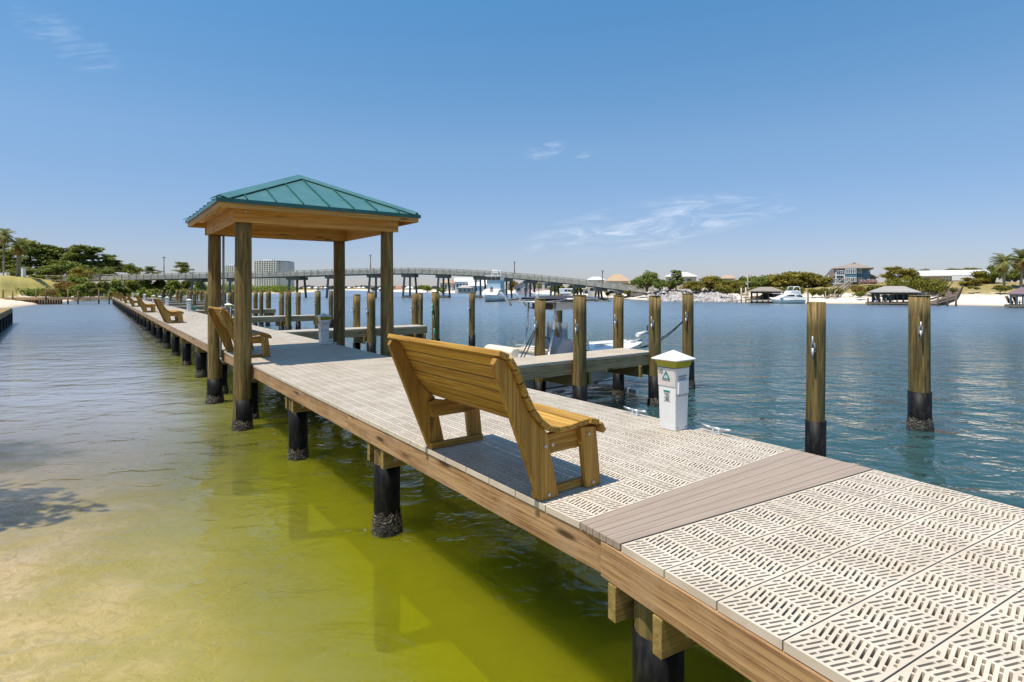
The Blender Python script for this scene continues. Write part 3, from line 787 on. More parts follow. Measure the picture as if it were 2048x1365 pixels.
for i, q in enumerate(FT):
    o = FG if i == 0 else copy_tree(FGT)
    o.location = D(0, q); o.rotation_euler = (0, 0, AF)
    if i: o['label'] = ['', 'second finger pier, seen through the pavilion, ending at the pile with the green line', 'third finger pier, seen just beyond the two right pavilion posts', 'fourth finger pier along the dock, behind the left pavilion posts', 'fifth finger pier along the dock, a thin grey bar', 'sixth finger pier along the dock, far off', 'seventh finger pier, small near the far shore', 'eighth finger pier, tiny near the far shore', 'last and farthest finger pier of the dock'][i]

# ---------------------------------------------------------------- mooring piles
def make_pile(label, r, top, slv, seed, lean=0.0):
    p = thing('mooring_pile', label, 'pile', group='round wooden mooring piles of the slips')
    rng = random.Random(seed)
    wob_cyl(-2.4, top, r*1.01, r*.94, seed, 20, 14, .005, lean).build('shaft', M['pile'], p)
    wob_cyl(-2.4, slv, r*1.035, r*1.05, seed, 20, 6, .003, lean*(slv+2.4)/(top+2.4)).build('sleeve', M['sleeve'], p)
    barn_ring(-.12, .20+rng.uniform(-.06,.08), r*1.06, seed).build('barnacles', M['barn'], p, (lean*.5,0,0))
    c = MB(); zc = 1.72+rng.uniform(-.05,.05)
    x = -r-.012
    c.box(x-.006, x+.02, -.025, .025, zc-.06, zc+.06)
    for z in (-.035, .035): c.cyl((x, 0, zc+z), (x-.05, 0, zc+z), .012, .012, 8)
    c.cyl((x-.06,0,zc-.15),(x-.05,0,zc),.008,.015,8); c.cyl((x-.05,0,zc),(x-.06,0,zc+.15),.015,.008,8)
    c.build('cleat', M['steel'], p, rz=R(55))
    mb = MB(); rs = []
    mb.rings([[((r*.955)*math.cos(a)+lean, (r*.955)*math.sin(a), z) for a in [2*math.pi*i/18 for i in range(18)]] for z in (top-.002, top+.006)]).build('top_cut', M['cap_x'], p)
    return p
protos = [make_pile('x', .130, 2.30, .62, 3), make_pile('x', .118, 2.27, .72, 7, .02), make_pile('x', .145, 2.33, .66, 12, -.02), make_pile('x', .125, 2.25, .58, 21, .015)]
pts_ = [tree_of(p) for p in protos]
first = [True]*4
def pile(s, q, label, pr=None, sc_=1.0, loc=None):
    global_i = len(PILES) % 4 if pr is None else pr
    o = protos[global_i] if first[global_i] else copy_tree(pts_[global_i])
    first[global_i] = False
    o['label'] = label; o.location = loc if loc else D(s, q); o.rotation_euler = (0, 0, 0); o.scale = (sc_, sc_, 1)
    PILES.append(o); return o
PILES = []
def atY(px, Y): return (bx_(px, Y), Y, 0)
# around the first slip (read from the photograph)
pile(0, 0, 'thick brown pile with a silver cleat standing right behind the edge of the grey planks', 1, 1.02, atY(1629, 7.35))
pile(0, 0, 'lone olive pile farthest right, ringed with barnacles at the waterline', 2, 1.16, atY(1841, 9.74))
pile(s_at(1161, 5.24), 5.24, 'pile clamped to the front side of the nearest finger pier, in front of the boat', 2, .9)
pile(s_at(1079, 6.36), 6.36, 'yellowish pile behind the nearest finger pier with black lines running down to the boat', 3, .93)
pile(s_at(1237, 6.40), 6.40, 'dark cracked pile behind the nearest finger pier at the white bow', 0, .98)
pile(s_at(1310, 5.30), 5.30, 'pile at the outer end of the nearest finger pier behind the numbered pedestal', 0, 1.02)
pile(s_at(1377, 6.1), 6.1, 'green pile holding the two black bow lines of the moored boat', 2, .98)
pile(s_at(1116, 11.2), 11.2, 'pile seen through the legs of the boat canopy', 1, 1.1)
pile(s_at(944, 16.3), 16.3, 'lone pile with a tall black sleeve out in the open water above the bench', 0)
pile(s_at(872, 15.36), 15.36, 'pile at the tip of the second finger pier with the green line beside it', 2)
pile(s_at(840, 20.0), 20.0, 'brown pile just left of the second finger tip, in the open slip', 3)
pile(s_at(829, 16.5), 16.5, 'dark green pile behind the tip of the second finger pier', 1)
pile(s_at(743, 15.38), 15.38, 'pile clamped to the front of the second finger pier between the right pavilion posts', 2)
pile(s_at(713, 16.5), 16.5, 'yellowish pile behind the second finger pier just right of the far pavilion post', 3)
pile(s_at(662, 30.5), 30.5, 'slim pile touching the left side of the far right pavilion post', 0)
pile(s_at(636, 25.8), 25.8, 'pile at the tip of the third finger pier above the shaded pedestal', 2)
pile(s_at(596, 27.0), 27.0, 'lone slim pile in open water left of the third finger tip', 1)
pile(s_at(577, 25.8), 25.8, 'dark pile clamped to the front of the third finger pier', 2)
pile(s_at(563, 27.0), 27.0, 'yellowish pile behind the third finger pier, close beside the dark clamped one', 3)
pile(s_at(535, 37.5), 37.5, 'green pile behind the fourth finger pier', 1)
pile(s_at(522.6, 36.3), 36.3, 'pile in front of the fourth finger pier just right of the front pavilion post', 0)
pile(s_at(510, 37.5), 37.5, 'slim green pile hugging the right side of the front pavilion post', 1)
pile(s_at(460, 36.3), 36.3, 'pile framed in the gap between the two left pavilion posts', 3)
pile(s_at(449, 47.7), 47.7, 'distant pile right beside the conduit on the pavilion post', 1)
pile(s_at(414.6, 36.3), 36.3, 'big dark green pile just left of the pavilion', 2)
for i in range(4, 9):
    q = FT[i]
    for (s, dq, role) in ((5.2,-.1,'front middle'),(5.0,1.0,'back middle'),(7.5,-.1,'front outer corner'),(7.3,1.05,'back outer corner'),(9.5,.6,'open water beyond the end')):
        pile(s, q+dq, 'distant pile at the %s of the %s finger pier' % (role, ORD[i]), None)
    pile(9.45, q-5.2, 'distant outer pile midway before the %s finger pier' % ORD[i], None)
pile(9.45, 30.9, 'outer pile midway between the third and fourth finger piers', None)
# green line on the second finger's pile, black mooring lines
g = MB(); a = Vector(D(s_at(872,15.36)-.16, 15.3, 0))
g.tube([a+Vector((-.02,0,1.95)), a+Vector((.02,-.05,1.5)), a+Vector((.05,-.05,1.05)), a+Vector((.12,-.08,.65))], .022, 8)
tag(g.build('green_line', M['hose']), 'green dock line hanging down the pile at the second finger tip', 'rope')

# ---------------------------------------------------------------- moored centre console boat
BQ = 7.55                      # centre line, metres along the dock
bt = thing('motorboat', 'white centre console boat with dark canopy on tubes, moored behind the nearest finger pier', 'boat', D(4.55, BQ, .14), AF)
BLN = 4.72; BW = 1.05
def hb(f): return BW*(1-max(0, (f-.42)/.58)**2.3)**.8 if f < 1 else .02
def sheer(f): return .80+.17*f*f
def hull(mb_out, n=22):
    rs = []
    for i in range(n+1):
        f = i/n; x = BLN*f; b = max(hb(f), .015); zk = .0 + .62*max(0, (f-.62)/.38)**2.1; zs = sheer(f); zc = zk+.22*(1-f*.3)+.1*f
        zc = min(zc, zs-.08)
        bc = b*(.88-.25*max(0, f-.5))
        xo = .18*f*f
        rs.append([(x+xo, -b, zs), (x+xo*.8, -(b*.97), (zs*.6+zc*.4)), (x, -bc, zc), (x, -bc*.5, (zc+zk*1.2)/2.2), (x, 0, zk), (x, bc*.5, (zc+zk*1.2)/2.2), (x, bc, zc), (x+xo*.8, b*.97, (zs*.6+zc*.4)), (x+xo, b, zs)])
    return rs
rs = hull(None)
MB().rings([r[0:3] for r in rs], False, False).rings([r[6:9] for r in rs], False, False).add([rs[0][i] for i in range(9)], [tuple(range(9))]).build('hull', M['gel'], bt)
MB().rings([r[2:7] for r in rs], False, False).build('bottom_paint', M['hullgreen'], bt)
# gunwale, inner liner, floor
def inner(f): return max(hb(f)-.17, .0)
m = MB(); n = 22; g1 = []; g2 = []
lin = []
for i in range(n+1):
    f = min(i/n, .93); x = BLN*f+.18*f*f; z = sheer(f)
    lin.append((x, inner(f), z))
for sg in (-1, 1):
    m.rings([[(rs[i][0][0], sg*max(hb(i/n),.015), sheer(i/n)), (lin[i][0] if i < n else rs[n][0][0]-.3, sg*lin[i][1], sheer(min(i/n,.93))+.012)] for i in range(n+1)], False, False)
    m.rings([[(lin[i][0], sg*lin[i][1], sheer(min(i/n,.93))+.012), (lin[i][0], sg*lin[i][1]*.96, .40)] for i in range(n+1)], False, False)
m.build('gunwale', M['gel'], bt)
MB().rings([[(lin[i][0], -lin[i][1], .40), (lin[i][0], lin[i][1], .40)] for i in range(n+1)], False, False).build('cockpit_floor', M['white'], bt)
# raised bow deck
k0 = 12
MB().rings([[(lin[i][0], -lin[i][1]-.01, sheer(min(i/n,.93))-.02), (lin[i][0], 0, sheer(min(i/n,.93))+.02), (lin[i][0], lin[i][1]+.01, sheer(min(i/n,.93))-.02)] for i in range(k0, n+1)], False, False).build('bow_deck', M['gel'], bt)
hp = MB(); hp.box(3.20,3.85,-.03,.03,.915,.93); hp.build('hatch_trim', M['grey_con'], bt)
# aft bench with cream cushion
MB().box(.05,.50,-.80,.80,.42,.80).build('aft_deck', M['gel'], bt, bevel=.02)
MB().prism([(.40,.80),(.60,.82),(.64,.98),(.60,1.03),(.46,1.02),(.38,.94)], 'y', -.25, .80).build('aft_cushion', M['cream'], bt, bevel=.05)
MB().box(-.10,.28,-.22,.22,.35,.92).build('outboard', M['dark'], bt, bevel=.08)
# console with windshield
co = MB().prism([(1.60,.40),(2.42,.40),(2.36,.86),(2.02,1.16),(1.82,1.18),(1.66,.98)], 'y', -.38, .38).build('console', M['grey_con'], bt, bevel=.03)
MB().box(1.93,1.95,-.36,.36,1.16,1.52,Matrix.Rotation(0,4,'Y')).build('windshield', M['wind'], co)
bm = MB(); bm.box(1.94,1.97,.33,.36,1.15,1.5); bm.build('windshield_frame', M['grey_con'], co)
MB().prism([(2.20,.62),(2.28,.66),(2.36,.62),(2.28,.58)], 'y', -.387, -.381).build('badge', M['dark'], co)
wh = MB()
for k in range(12):
    a0, a1 = k*math.pi/6, (k+1)*math.pi/6
    wh.cyl((1.60,.17*math.cos(a0),1.02+.17*math.sin(a0)),(1.60,.17*math.cos(a1),1.02+.17*math.sin(a1)),.015,.015,6)
wh.build('steering_wheel', M['dark'], co)
MB().box(1.05,1.40,-.38,.38,.42,.86).build('leaning_seat', M['gel'], bt, bevel=.04)
MB().box(1.02,1.42,-.40,.40,.87,.96).build('seat_cushion', M['cream'], bt, bevel=.03)
sb = MB(); sb.cyl((1.03,-.4,1.02),(1.03,.4,1.02),.018,.018,8); sb.cyl((1.03,-.4,1.02),(1.1,-.4,.9),.018,.018,8); sb.cyl((1.03,.4,1.02),(1.1,.4,.9),.018,.018,8); sb.build('seat_rail', M['alu'], bt)
# T-top
ZT = 2.02
tf = MB()
for y in (-.46, .46):
    tf.tube([(1.22,y,.42),(1.30,y,.9),(1.42,y*1.02,1.4),(1.47,y*1.05,ZT)], .022, 8)
    tf.tube([(2.62,y,.42),(2.50,y,1.0),(2.36,y*1.03,1.5),(2.22,y*1.05,ZT)], .022, 8)
    tf.tube([(1.55,y,.50),(1.95,y,.80),(2.52,y,1.02)], .018, 8)
    tf.tube([(.95,y*1.35,ZT+.01),(1.6,y*1.55,ZT+.06),(2.5,y*1.55,ZT+.06),(2.95,y*1.3,ZT)], .02, 8)
    tf.cyl((1.47,y*1.05,ZT-.02),(2.22,y*1.05,ZT-.02),.02,.02,8)
for x in (.95,1.47,2.22,2.95): tf.cyl((x,-.62,ZT+.0),(x,.62,ZT+.0),.018,.018,8)
tf.cyl((1.50,-.48,1.86),(1.50,.48,1.86),.018,.018,8)
tf.build('canopy_frame', M['alu'], bt)
cg = []
for i in range(9):
    x = .93+2.05*i/8; cg.append([(x, y, ZT+.07+.06*(1-(y/.72)**2)*math.sin(math.pi*(i+.6)/9.2)) for y in (-.72,-.55,-.3,0,.3,.55,.72)])
MB().rings(cg, False, False).rings([[(x, y, z-.03) for x, y, z in r] for r in cg], False, False).build('canopy', M['canvas'], bt)
MB().prism([(2.86,ZT-.01),(3.08,ZT-.04),(3.06,ZT+.04),(2.9,ZT+.08)], 'y', -.66, .66).build('canopy_edge', M['gel'], bt, bevel=.015)
MB().box(1.5,2.15,-.40,.40,ZT-.20,ZT-.03).build('electronics_box', M['gel'], bt, bevel=.02)
MB().box(1.48,1.498,-.36,.36,ZT-.18,ZT-.05).build('box_door', M['dark'], bt)
rh = MB()
for y in (-.6,.05,.6): MB().cyl((.74,y,ZT+.20),(1.04,y,ZT-.10),.03,.03,8).build('rod_holder', M['alu'], bt)
# bow trolling motor
tm = thing  # noqa
mo = MB(); mo.bar((4.25,-.28,.93),(4.72,-.15,.97),.10,.06); mo.build('motor_mount', M['grey_con'], bt)
mo = MB(); mo.cyl((4.05,-.10,.9),(4.03,-.10,1.24),.016,.016,8); mo.cyl((4.03,-.10,1.22),(4.03,-.10,1.27),.02,.045,10); mo.build('bow_light', M['gel'], bt)
sh = MB(); sh.cyl((4.42,-.30,1.12),(4.95,-.16,1.16),.055,.045,10); sh.build('trolling_motor', M['gel'], bt)
pr = MB(); pr.cyl((4.95,-.16,1.16),(5.02,-.14,1.165),.03,.02,8)
for a in (0, 2.09, 4.19): pr.bar((4.98,-.15,1.16),(4.98+.03*math.cos(a),-.15+.17*math.cos(a+1.57),1.16+.17*math.sin(a+1.57)),.05,.012)
pr.build('propeller', M['dark'], bt)
# lift cradle under the boat
lf = thing('boat_lift', 'aluminium lift cradle under the moored white boat', 'boat lift', D(4.55, BQ, 0), AF)
for x in (1.0, 3.3):
    cb = MB(); cb.bar((x,-1.25,.06),(x,1.25,.06),.08,.10); cb.build('cross_beam', M['alu'], lf)
    bb = MB(); bb.bar((x-.5,-.42,.20),(x+.9,-.42,.20),.12,.06); bb.build('bunk', M['alu'], lf)
ml = MB()
bowp = Vector(D(9.35, BQ-.05, .88)); hp_ = Vector(D(s_at(1377,6.1)-.12, 6.1, 1.72))
for k, off in enumerate((0, .05)):
    ps = [bowp.lerp(hp_, f) - Vector((0, 0, (.22+off*2)*4*f*(1-f)*.5)) for f in np.linspace(0, 1, 9)]
    ml.tube(ps, .012, 6)
tag(ml.build('bow_line', M['rope']), 'two black mooring lines from the white bow up to the green pile', 'rope')
sl = MB(); c0 = Vector(D(s_at(1079,6.36)-.12, 6.33, 1.68)); c1 = Vector(D(s_at(1034,6.45), 6.45, .95))
for off in (0, .06): sl.tube([c0+Vector((0,0,-off)), c0.lerp(c1,.5)+Vector((off*.6,0,-off)), c1+Vector((off,0,0))], .012, 6)
tag(sl.build('stern_line', M['rope']), 'two black lines running from the yellowish pile down to the boat stern', 'rope')
# ---------------------------------------------------------------- foliage builders
def cloud(blobs, n, size, seed, shell=.55, flat=.0):
    rng = np.random.default_rng(seed)
    b = np.array([x[:3] for x in blobs], float); r = np.array([x[3:6] if len(x) >= 6 else (x[3],)*3 for x in blobs], float)
    wts = np.prod(r, axis=1)**(2/3); wts /= wts.sum()
    pick = rng.choice(len(blobs), n, p=wts)
    d = rng.normal(size=(n, 3)); d /= np.linalg.norm(d, axis=1)[:, None]
    rad = shell + (1.06-shell)*rng.random(n)**.8
    c = b[pick] + d*r[pick]*rad[:, None]
    nrm = d + rng.normal(scale=.65, size=(n, 3)); nrm[:, 2] += .35; nrm /= np.linalg.norm(nrm, axis=1)[:, None]
    a = np.cross(nrm, rng.normal(size=(n, 3))); a /= np.linalg.norm(a, axis=1)[:, None]
    bb = np.cross(nrm, a)
    s1 = size*(.55+.9*rng.random(n))[:, None]; s2 = s1*(.45+.5*rng.random(n))[:, None]
    v = np.stack([c-a*s1, c-bb*s2, c+a*s1, c+bb*s2], axis=1).reshape(-1, 3)
    q = np.arange(4*n).reshape(n, 4)
    return v, q
def limb(mb, pts, r0, r1):
    k = len(pts)-1
    for i in range(k):
        a = r0+(r1-r0)*i/k; b = r0+(r1-r0)*(i+1)/k
        mb.cyl(pts[i], pts[i+1], a, b, 7, cap=False)
def crown(parent, blobs, n, size, seed, m, name='crown', shell=.55):
    v, q = cloud(blobs, n, size, seed, shell); return np_mesh(name, v, q, M[m], parent)
def proto_pine(seed):          # unit: 10 m tall
    rng = random.Random(seed); t_ = thing('pine_tree', 'x', 'tree')
    mb = MB(); lean = rng.uniform(-.5,.5); limb(mb, [(0,0,-.3),(lean*.3,0,4),(lean,0,9)], .22, .07); bl = []
    for k in range(24):
        z = 2.2+7.4*(k+rng.random())/24; f = (z-2.2)/7.4; R_ = 2.6*(1-.72*f)*(.75+.5*rng.random())
        a = rng.uniform(0, 6.28); d = rng.uniform(.2, 1)*R_
        p = (lean*z/9+d*math.cos(a), d*math.sin(a), z)
        bl.append((*p, rng.uniform(.6,1.1), rng.uniform(.6,1.1), rng.uniform(.5,.85)))
        limb(mb, [(lean*z/9,0,z-.7),(p[0],p[1],p[2]-.1)], .06, .02)
    mb.build('trunk', M['trunk'], t_, fix=False); crown(t_, bl, 2600, .20, seed, 'leaf_pine', shell=.3); return t_
def proto_oak(seed, m='leaf_oak', name='oak_tree'):           # unit: 6 m tall, 8 m wide
    rng = random.Random(seed); t_ = thing(name, 'x', 'tree'); mb = MB(); bl = []
    for k in range(26):
        a = k*2.4; d = 3.1*math.sqrt(rng.uniform(.02,1)); z = rng.uniform(.9, 5.0-.22*d*d)
        p = (d*math.cos(a), d*math.sin(a)*.8, z); bl.append((*p, rng.uniform(.8,1.3), rng.uniform(.8,1.3), rng.uniform(.55,.95)))
        if k < 9: limb(mb, [(rng.uniform(-.3,.3),0,-.3),(p[0]*.45,p[1]*.45,1.9),(p[0]*.95,p[1]*.95,z)], .14, .03)
    mb.build('trunk', M['trunk'], t_, fix=False); crown(t_, bl, 3200, .20, seed, m, shell=.35); return t_
def proto_bush(seed, m, name='bush'):          # unit: 2 m tall, 3 m wide
    rng = random.Random(seed); t_ = thing(name, 'x', 'bush'); bl = []; mb = MB()
    for k in range(9):
        a = rng.uniform(0, 6.28); d = rng.uniform(0, 1.1); p = (d*math.cos(a), d*math.sin(a), rng.uniform(.5,1.35)-.25*d)
        bl.append((*p, rng.uniform(.4,.75), rng.uniform(.4,.75), rng.uniform(.35,.6)))
        limb(mb, [(0,0,-.2),(p[0]*.8,p[1]*.8,p[2])], .04, .015)
    mb.build('stem', M['trunk'], t_, fix=False); crown(t_, bl, 1000, .13, seed, m, 'foliage', .4); return t_
def proto_palm(seed):          # unit: 9 m tall
    rng = random.Random(seed); t_ = thing('palm_tree', 'x', 'palm tree'); mb = MB(); lx = rng.uniform(-.3,.3)
    limb(mb, [(0,0,-4),(0,0,-.3),(lx*.3,0,2.2),(lx*.7,0,5),(lx,0,7.2)], .21, .15); mb.build('trunk', M['palmtrunk'], t_, fix=False)
    def fronds(nf, e0, e1, Lf, droop, wv, seed2):
        r2 = random.Random(seed2); V = []; Q = []
        for k in range(nf):
            a = r2.uniform(0, 6.28); e = r2.uniform(e0, e1); ln = Lf*r2.uniform(.8, 1.1); pts = []
            for j in range(6):
                f = j/5; el = e-droop*f*f
                if j == 0: p = Vector((lx, 0, 7.15))
                else: p = pts[-1]+Vector((math.cos(a)*math.cos(el), math.sin(a)*math.cos(el), math.sin(el)))*ln/5
                pts.append(p)
            sd_ = Vector((-math.sin(a), math.cos(a), 0))
            for j in range(1, 6):
                for h_ in range(3):
                    c = pts[j-1].lerp(pts[j], h_/3); d_ = (pts[j]-pts[j-1]).normalized(); lw = wv*(1.15-.5*abs(j-3.2)/3)
                    for sg in (-1, 1):
                        tip = c+(sd_*sg*.8+d_*.75+Vector((0,0,-.35)))*lw; n = len(V)
                        V += [tuple(c), tuple(c+d_*.10), tuple(tip+d_*.05), tuple(tip)]; Q.append((n,n+1,n+2,n+3))
        return V, Q
    V, Q = fronds(30, -.5, 1.45, 2.0, .95, .55, seed+1); np_mesh('fronds', V, Q, M['leaf_palm'], t_)
    V, Q = fronds(18, -1.3, -.5, 1.5, .6, .42, seed+2); np_mesh('dead_fronds', V, Q, M['leaf_dead'], t_)
    return t_
PR = {'pine': [proto_pine(1), proto_pine(2), proto_pine(5)], 'oak': [proto_oak(3), proto_oak(8)], 'dense': [proto_oak(13, 'leaf_pine', 'broad_tree')],
      'bush': [proto_bush(4, 'leaf_bush'), proto_bush(9, 'leaf_hedge')], 'dry': [proto_bush(6, 'leaf_dry', 'dry_bush')], 'palm': [proto_palm(7), proto_palm(15)], 'palmetto': []}
UH = {'pine': (10., 5.), 'oak': (5.8, 8.), 'dense': (5.8, 8.), 'bush': (1.9, 3.), 'dry': (1.9, 3.), 'palm': (9., 4.)}
TR = {k: [tree_of(o) for o in v] for k, v in PR.items()}
USED = set(); rngp = random.Random(77)
def plant(kind, px, Y, ytop, ybase, wpx, label, group, i=None):
    k = rngp.randrange(len(PR[kind])) if i is None else i
    key = (kind, k)
    o = PR[kind][k] if key not in USED else copy_tree(TR[kind][k]); USED.add(key)
    zb = hz_(ybase, Y); H = hz_(ytop, Y)-zb; W = wpx/F*Y
    uh, uw = UH[kind]
    o.location = (bx_(px, Y), Y, zb); o.scale = (W/uw, W/uw, H/uh)
    if kind == 'palm': o.scale = (W/uw*.95,)*3; o.location[2] = hz_(ytop, Y)-8.9*W/uw*.95
    o.rotation_euler = (0, 0, 0 if kind == 'palm' else rngp.uniform(0, 6.28))
    o['label'] = label; o['group'] = group; return o

o = copy_tree(TR['dense'][0]); o.location = (-10.15, 6.45, .3); o.scale = (.66, .66, 1.36); o['label'] = 'leafy tree on the near left bank shading the shallow water'; o['group'] = 'pines and trees behind the left bank'
# ---------------------------------------------------------------- left shore
GP = 'pines and trees behind the left bank'
for a in ((-6,150,486,556,80),(22,146,500,556,70),(62,150,480,556,78),(88,152,488,556,66),(112,156,490,557,70),(135,156,494,557,66),(160,152,488,557,74),(186,156,492,557,76),(205,158,508,557,60),(226,162,520,558,54)):
    nm = {-6:'pine cut by the left picture edge behind the tallest palm', 22:'pine between the first two palms', 62:'tall pine just right of the twin palms', 88:'second pine right of the twin palms', 112:'pine in the middle of the left grove, slightly lower crown', 135:'pine left of the tallest clumped pair in the grove', 160:'tallest clumped pine of the left grove', 186:'open crowned pine at the right shoulder of the grove', 205:'lower pine sloping off to the right of the grove', 226:'last small pine at the right end of the grove'}[a[0]]
    plant('pine', *a, nm, GP)
plant('dense', 40, 143, 528, 556, 60, 'low dark broad tree filling the base of the grove behind the palms', GP)
plant('dense', 100, 146, 522, 557, 80, 'dark broad tree under the middle of the pine grove', GP)
plant('dense', 160, 148, 518, 558, 70, 'dark broad tree under the tallest grove pine', GP)
plant('oak', 163, 128, 532, 560, 52, 'yellow green rounded tree in front of the grove at the bridge start', GP)
plant('dense', 206, 150, 532, 560, 52, 'low broad tree where the bridge meets the left shore', GP)
plant('dense', 263, 190, 523, 552, 48, 'round dark tree standing behind the bridge railing', 'lone trees behind the bridge')
plant('pine', 306, 195, 533, 552, 34, 'small flat topped pine behind the bridge, left of the lamp', 'lone trees behind the bridge')
plant('pine', 362, 195, 524, 553, 42, 'small open pine behind the bridge, right of the lamp', 'lone trees behind the bridge')
for a, l in (((8,121,452,557,44),'tallest palm at the left picture edge'),((33,122,476,557,44),'left one of the twin palms, its skirt of fronds brown'),((41,124,470,557,48),'right one of the twin palms, the taller of the pair')):
    plant('palm', *a, l, 'palms on the left bank')
bush = [(70,132,548,560,44),(110,130,549,560,36),(150,122,550,575,56),(178,118,556,586,52),(160,112,566,588,50),(205,120,562,588,56),(232,132,562,584,54),(262,140,560,582,56),(290,150,562,582,50),(318,155,560,582,50),(346,165,561,581,52),(374,170,560,581,46),(402,180,562,582,40),(196,113,572,590,44),(222,126,574,590,40),(250,134,573,589,40),(282,142,573,589,40),(310,146,574,589,36)]
for i, a in enumerate(bush):
    if 5 <= i <= 12: a = (a[0], a[1], a[2]-7, a[3], a[4])
    l = ['low bush at the foot of the pine grove','small bush by the white guard rail','big yellow green bush below the rounded tree','spreading bush where the bank meets the marsh','bush just behind the boardwalk railing','bush under the first bridge span','bush second along the bridge foot','bush third along the bridge foot','bush fourth along the bridge foot','bush fifth along the bridge foot, below the lamp','bush sixth along the bridge foot','bush seventh along the bridge foot','last bush before the pavilion post','low front bush at the boardwalk corner','low front bush left of the first benches','low front bush above the farthest benches','low front bush above the middle benches','low front bush above the distant white pedestals'][i]
    plant('bush', *a, l, 'green marsh bushes on the left shore', i % 2)
plant('dry', 124, 116, 560, 584, 36, 'orange brown dry bush on the grass bank', 'dry bushes on the left bank')
plant('dry', 100, 108, 576, 592, 30, 'small dry bush at the foot of the grass bank', 'dry bushes on the left bank')
plant('dry', 142, 114, 562, 580, 34, 'yellow dry bush beside the orange brown one', 'dry bushes on the left bank')
def stuff_cloud(name, label, blobs, n, size, seed, m):
    v, q = cloud(blobs, n, size, seed, .2); return tag(np_mesh(name, v, q, M[m]), label, 'vegetation', None, 'stuff')
rng = random.Random(8); bl = []
for k in range(120):
    px = rng.uniform(400, 585); Y = np.interp(px, [400,480,560,600], [178,245,300,340])+rng.uniform(2,40)
    bl.append((bx_(px,Y), Y, rng.uniform(.8,3.2), rng.uniform(2,5), rng.uniform(2,5), rng.uniform(1,2.0)))
for k in range(110):
    px = rng.uniform(215, 430); Y = np.interp(px, [185,230,300,400,480], [126,131,140,172,238])+rng.uniform(1,14)
    bl.append((bx_(px,Y), Y, rng.uniform(.5,2.2), rng.uniform(1.2,2.6), rng.uniform(1,2), rng.uniform(.7,1.3)))
stuff_cloud('marsh_brush', 'mass of yellowish marsh brush along the waterline under the bridge', bl, 17000, .36, 3, 'leaf_bush')
bl = []
for k in range(90):
    px = rng.uniform(5, 185); Y = np.interp(px, [0,80,130,200], [98,110,114,122])+rng.uniform(0,7)
    bl.append((bx_(px,Y), Y, hz_(588,Y)+rng.uniform(-.3,.7), 1.6, 1.4, .55))
stuff_cloud('grass', 'long yellow green grass behind the boardwalk', bl, 6500, .22, 5, 'leaf_bush')
# boardwalk across the cove
bw = thing('boardwalk', 'low wooden boardwalk crossing the cove at the far end of the dock', 'boardwalk')
E0 = Vector(D(.3, TEND+.2, 0)); E1 = Vector((bx_(-120, 84), 84, 0)); dE = (E1-E0).normalized(); LE = (E1-E0).length
MB().bar(E0+Vector((0,0,1.05)), E1+Vector((0,0,1.05)), 1.8, .10).build('decking', M['grey_wood'], bw)
sdv = Vector((dE.y, -dE.x, 0))
if sdv.y > 0: sdv = -sdv
MB().bar(E0+sdv*.92+Vector((0,0,.9)), E1+sdv*.92+Vector((0,0,.9)), .06, .38).build('fascia_board', M['fascia_x'], bw)
k = 0
while k*4.2 < LE:
    for sg, tp in ((1, 2.05), (-1, 2.3)):
        p = E0+dE*(k*4.2+(2 if sg < 0 else 0)+.4)+sdv*sg*.98
        o = MB().cyl((p.x,p.y,-.8), (p.x,p.y,tp+(1.0 if k == 2 and sg > 0 else 0)), .11, .10, 8).build('post', M['pile'], bw)
    k += 1
MB().bar(E0+sdv*.98+Vector((0,0,1.95)), E1+sdv*.98+Vector((0,0,1.95)), .03, .03).bar(E0-sdv*.98+Vector((0,0,2.2)), E1-sdv*.98+Vector((0,0,2.2)), .03, .03).build('rail', M['rope'], bw)
# bulkhead under the boardwalk
bk = MB()
for k in range(26):
    p = E0+dE*(7.2+k*.34)-sdv*.2; bk.cyl((p.x,p.y,-1),(p.x,p.y,.86),.16,.15,8)
tag(bk.build('timber_bulkhead', M['fascia_y']), 'brown timber retaining wall of upright logs under the boardwalk', 'wall')
# near end of another pier at the left edge
nb = thing('timber_pier', 'yellowish plank pier end with dark piles at the left picture edge', 'pier')
c1 = Vector((bx_(24,39.5),39.5,0)); c2 = Vector((bx_(-40,22),22,0)); wv_ = Vector((-1.4,.25,0))
MB().prism([(c1.x,c1.y),(c2.x,c2.y),(c2.x+wv_.x,c2.y+wv_.y),(c1.x+wv_.x,c1.y+wv_.y)], 'z', .98, 1.10).build('decking', M['cap_x'], nb)
MB().bar(c1+Vector((0,0,.88)), c2+Vector((0,0,.88)), .06, .2).build('fascia_board', M['pile'], nb)
for k in range(9):
    p = c1.lerp(c2, k/8.5)+Vector((-.12,.0,0)); MB().cyl((p.x,p.y,-1.2),(p.x,p.y,.95),.13,.13,8).build('post', M['sleeve'], nb)
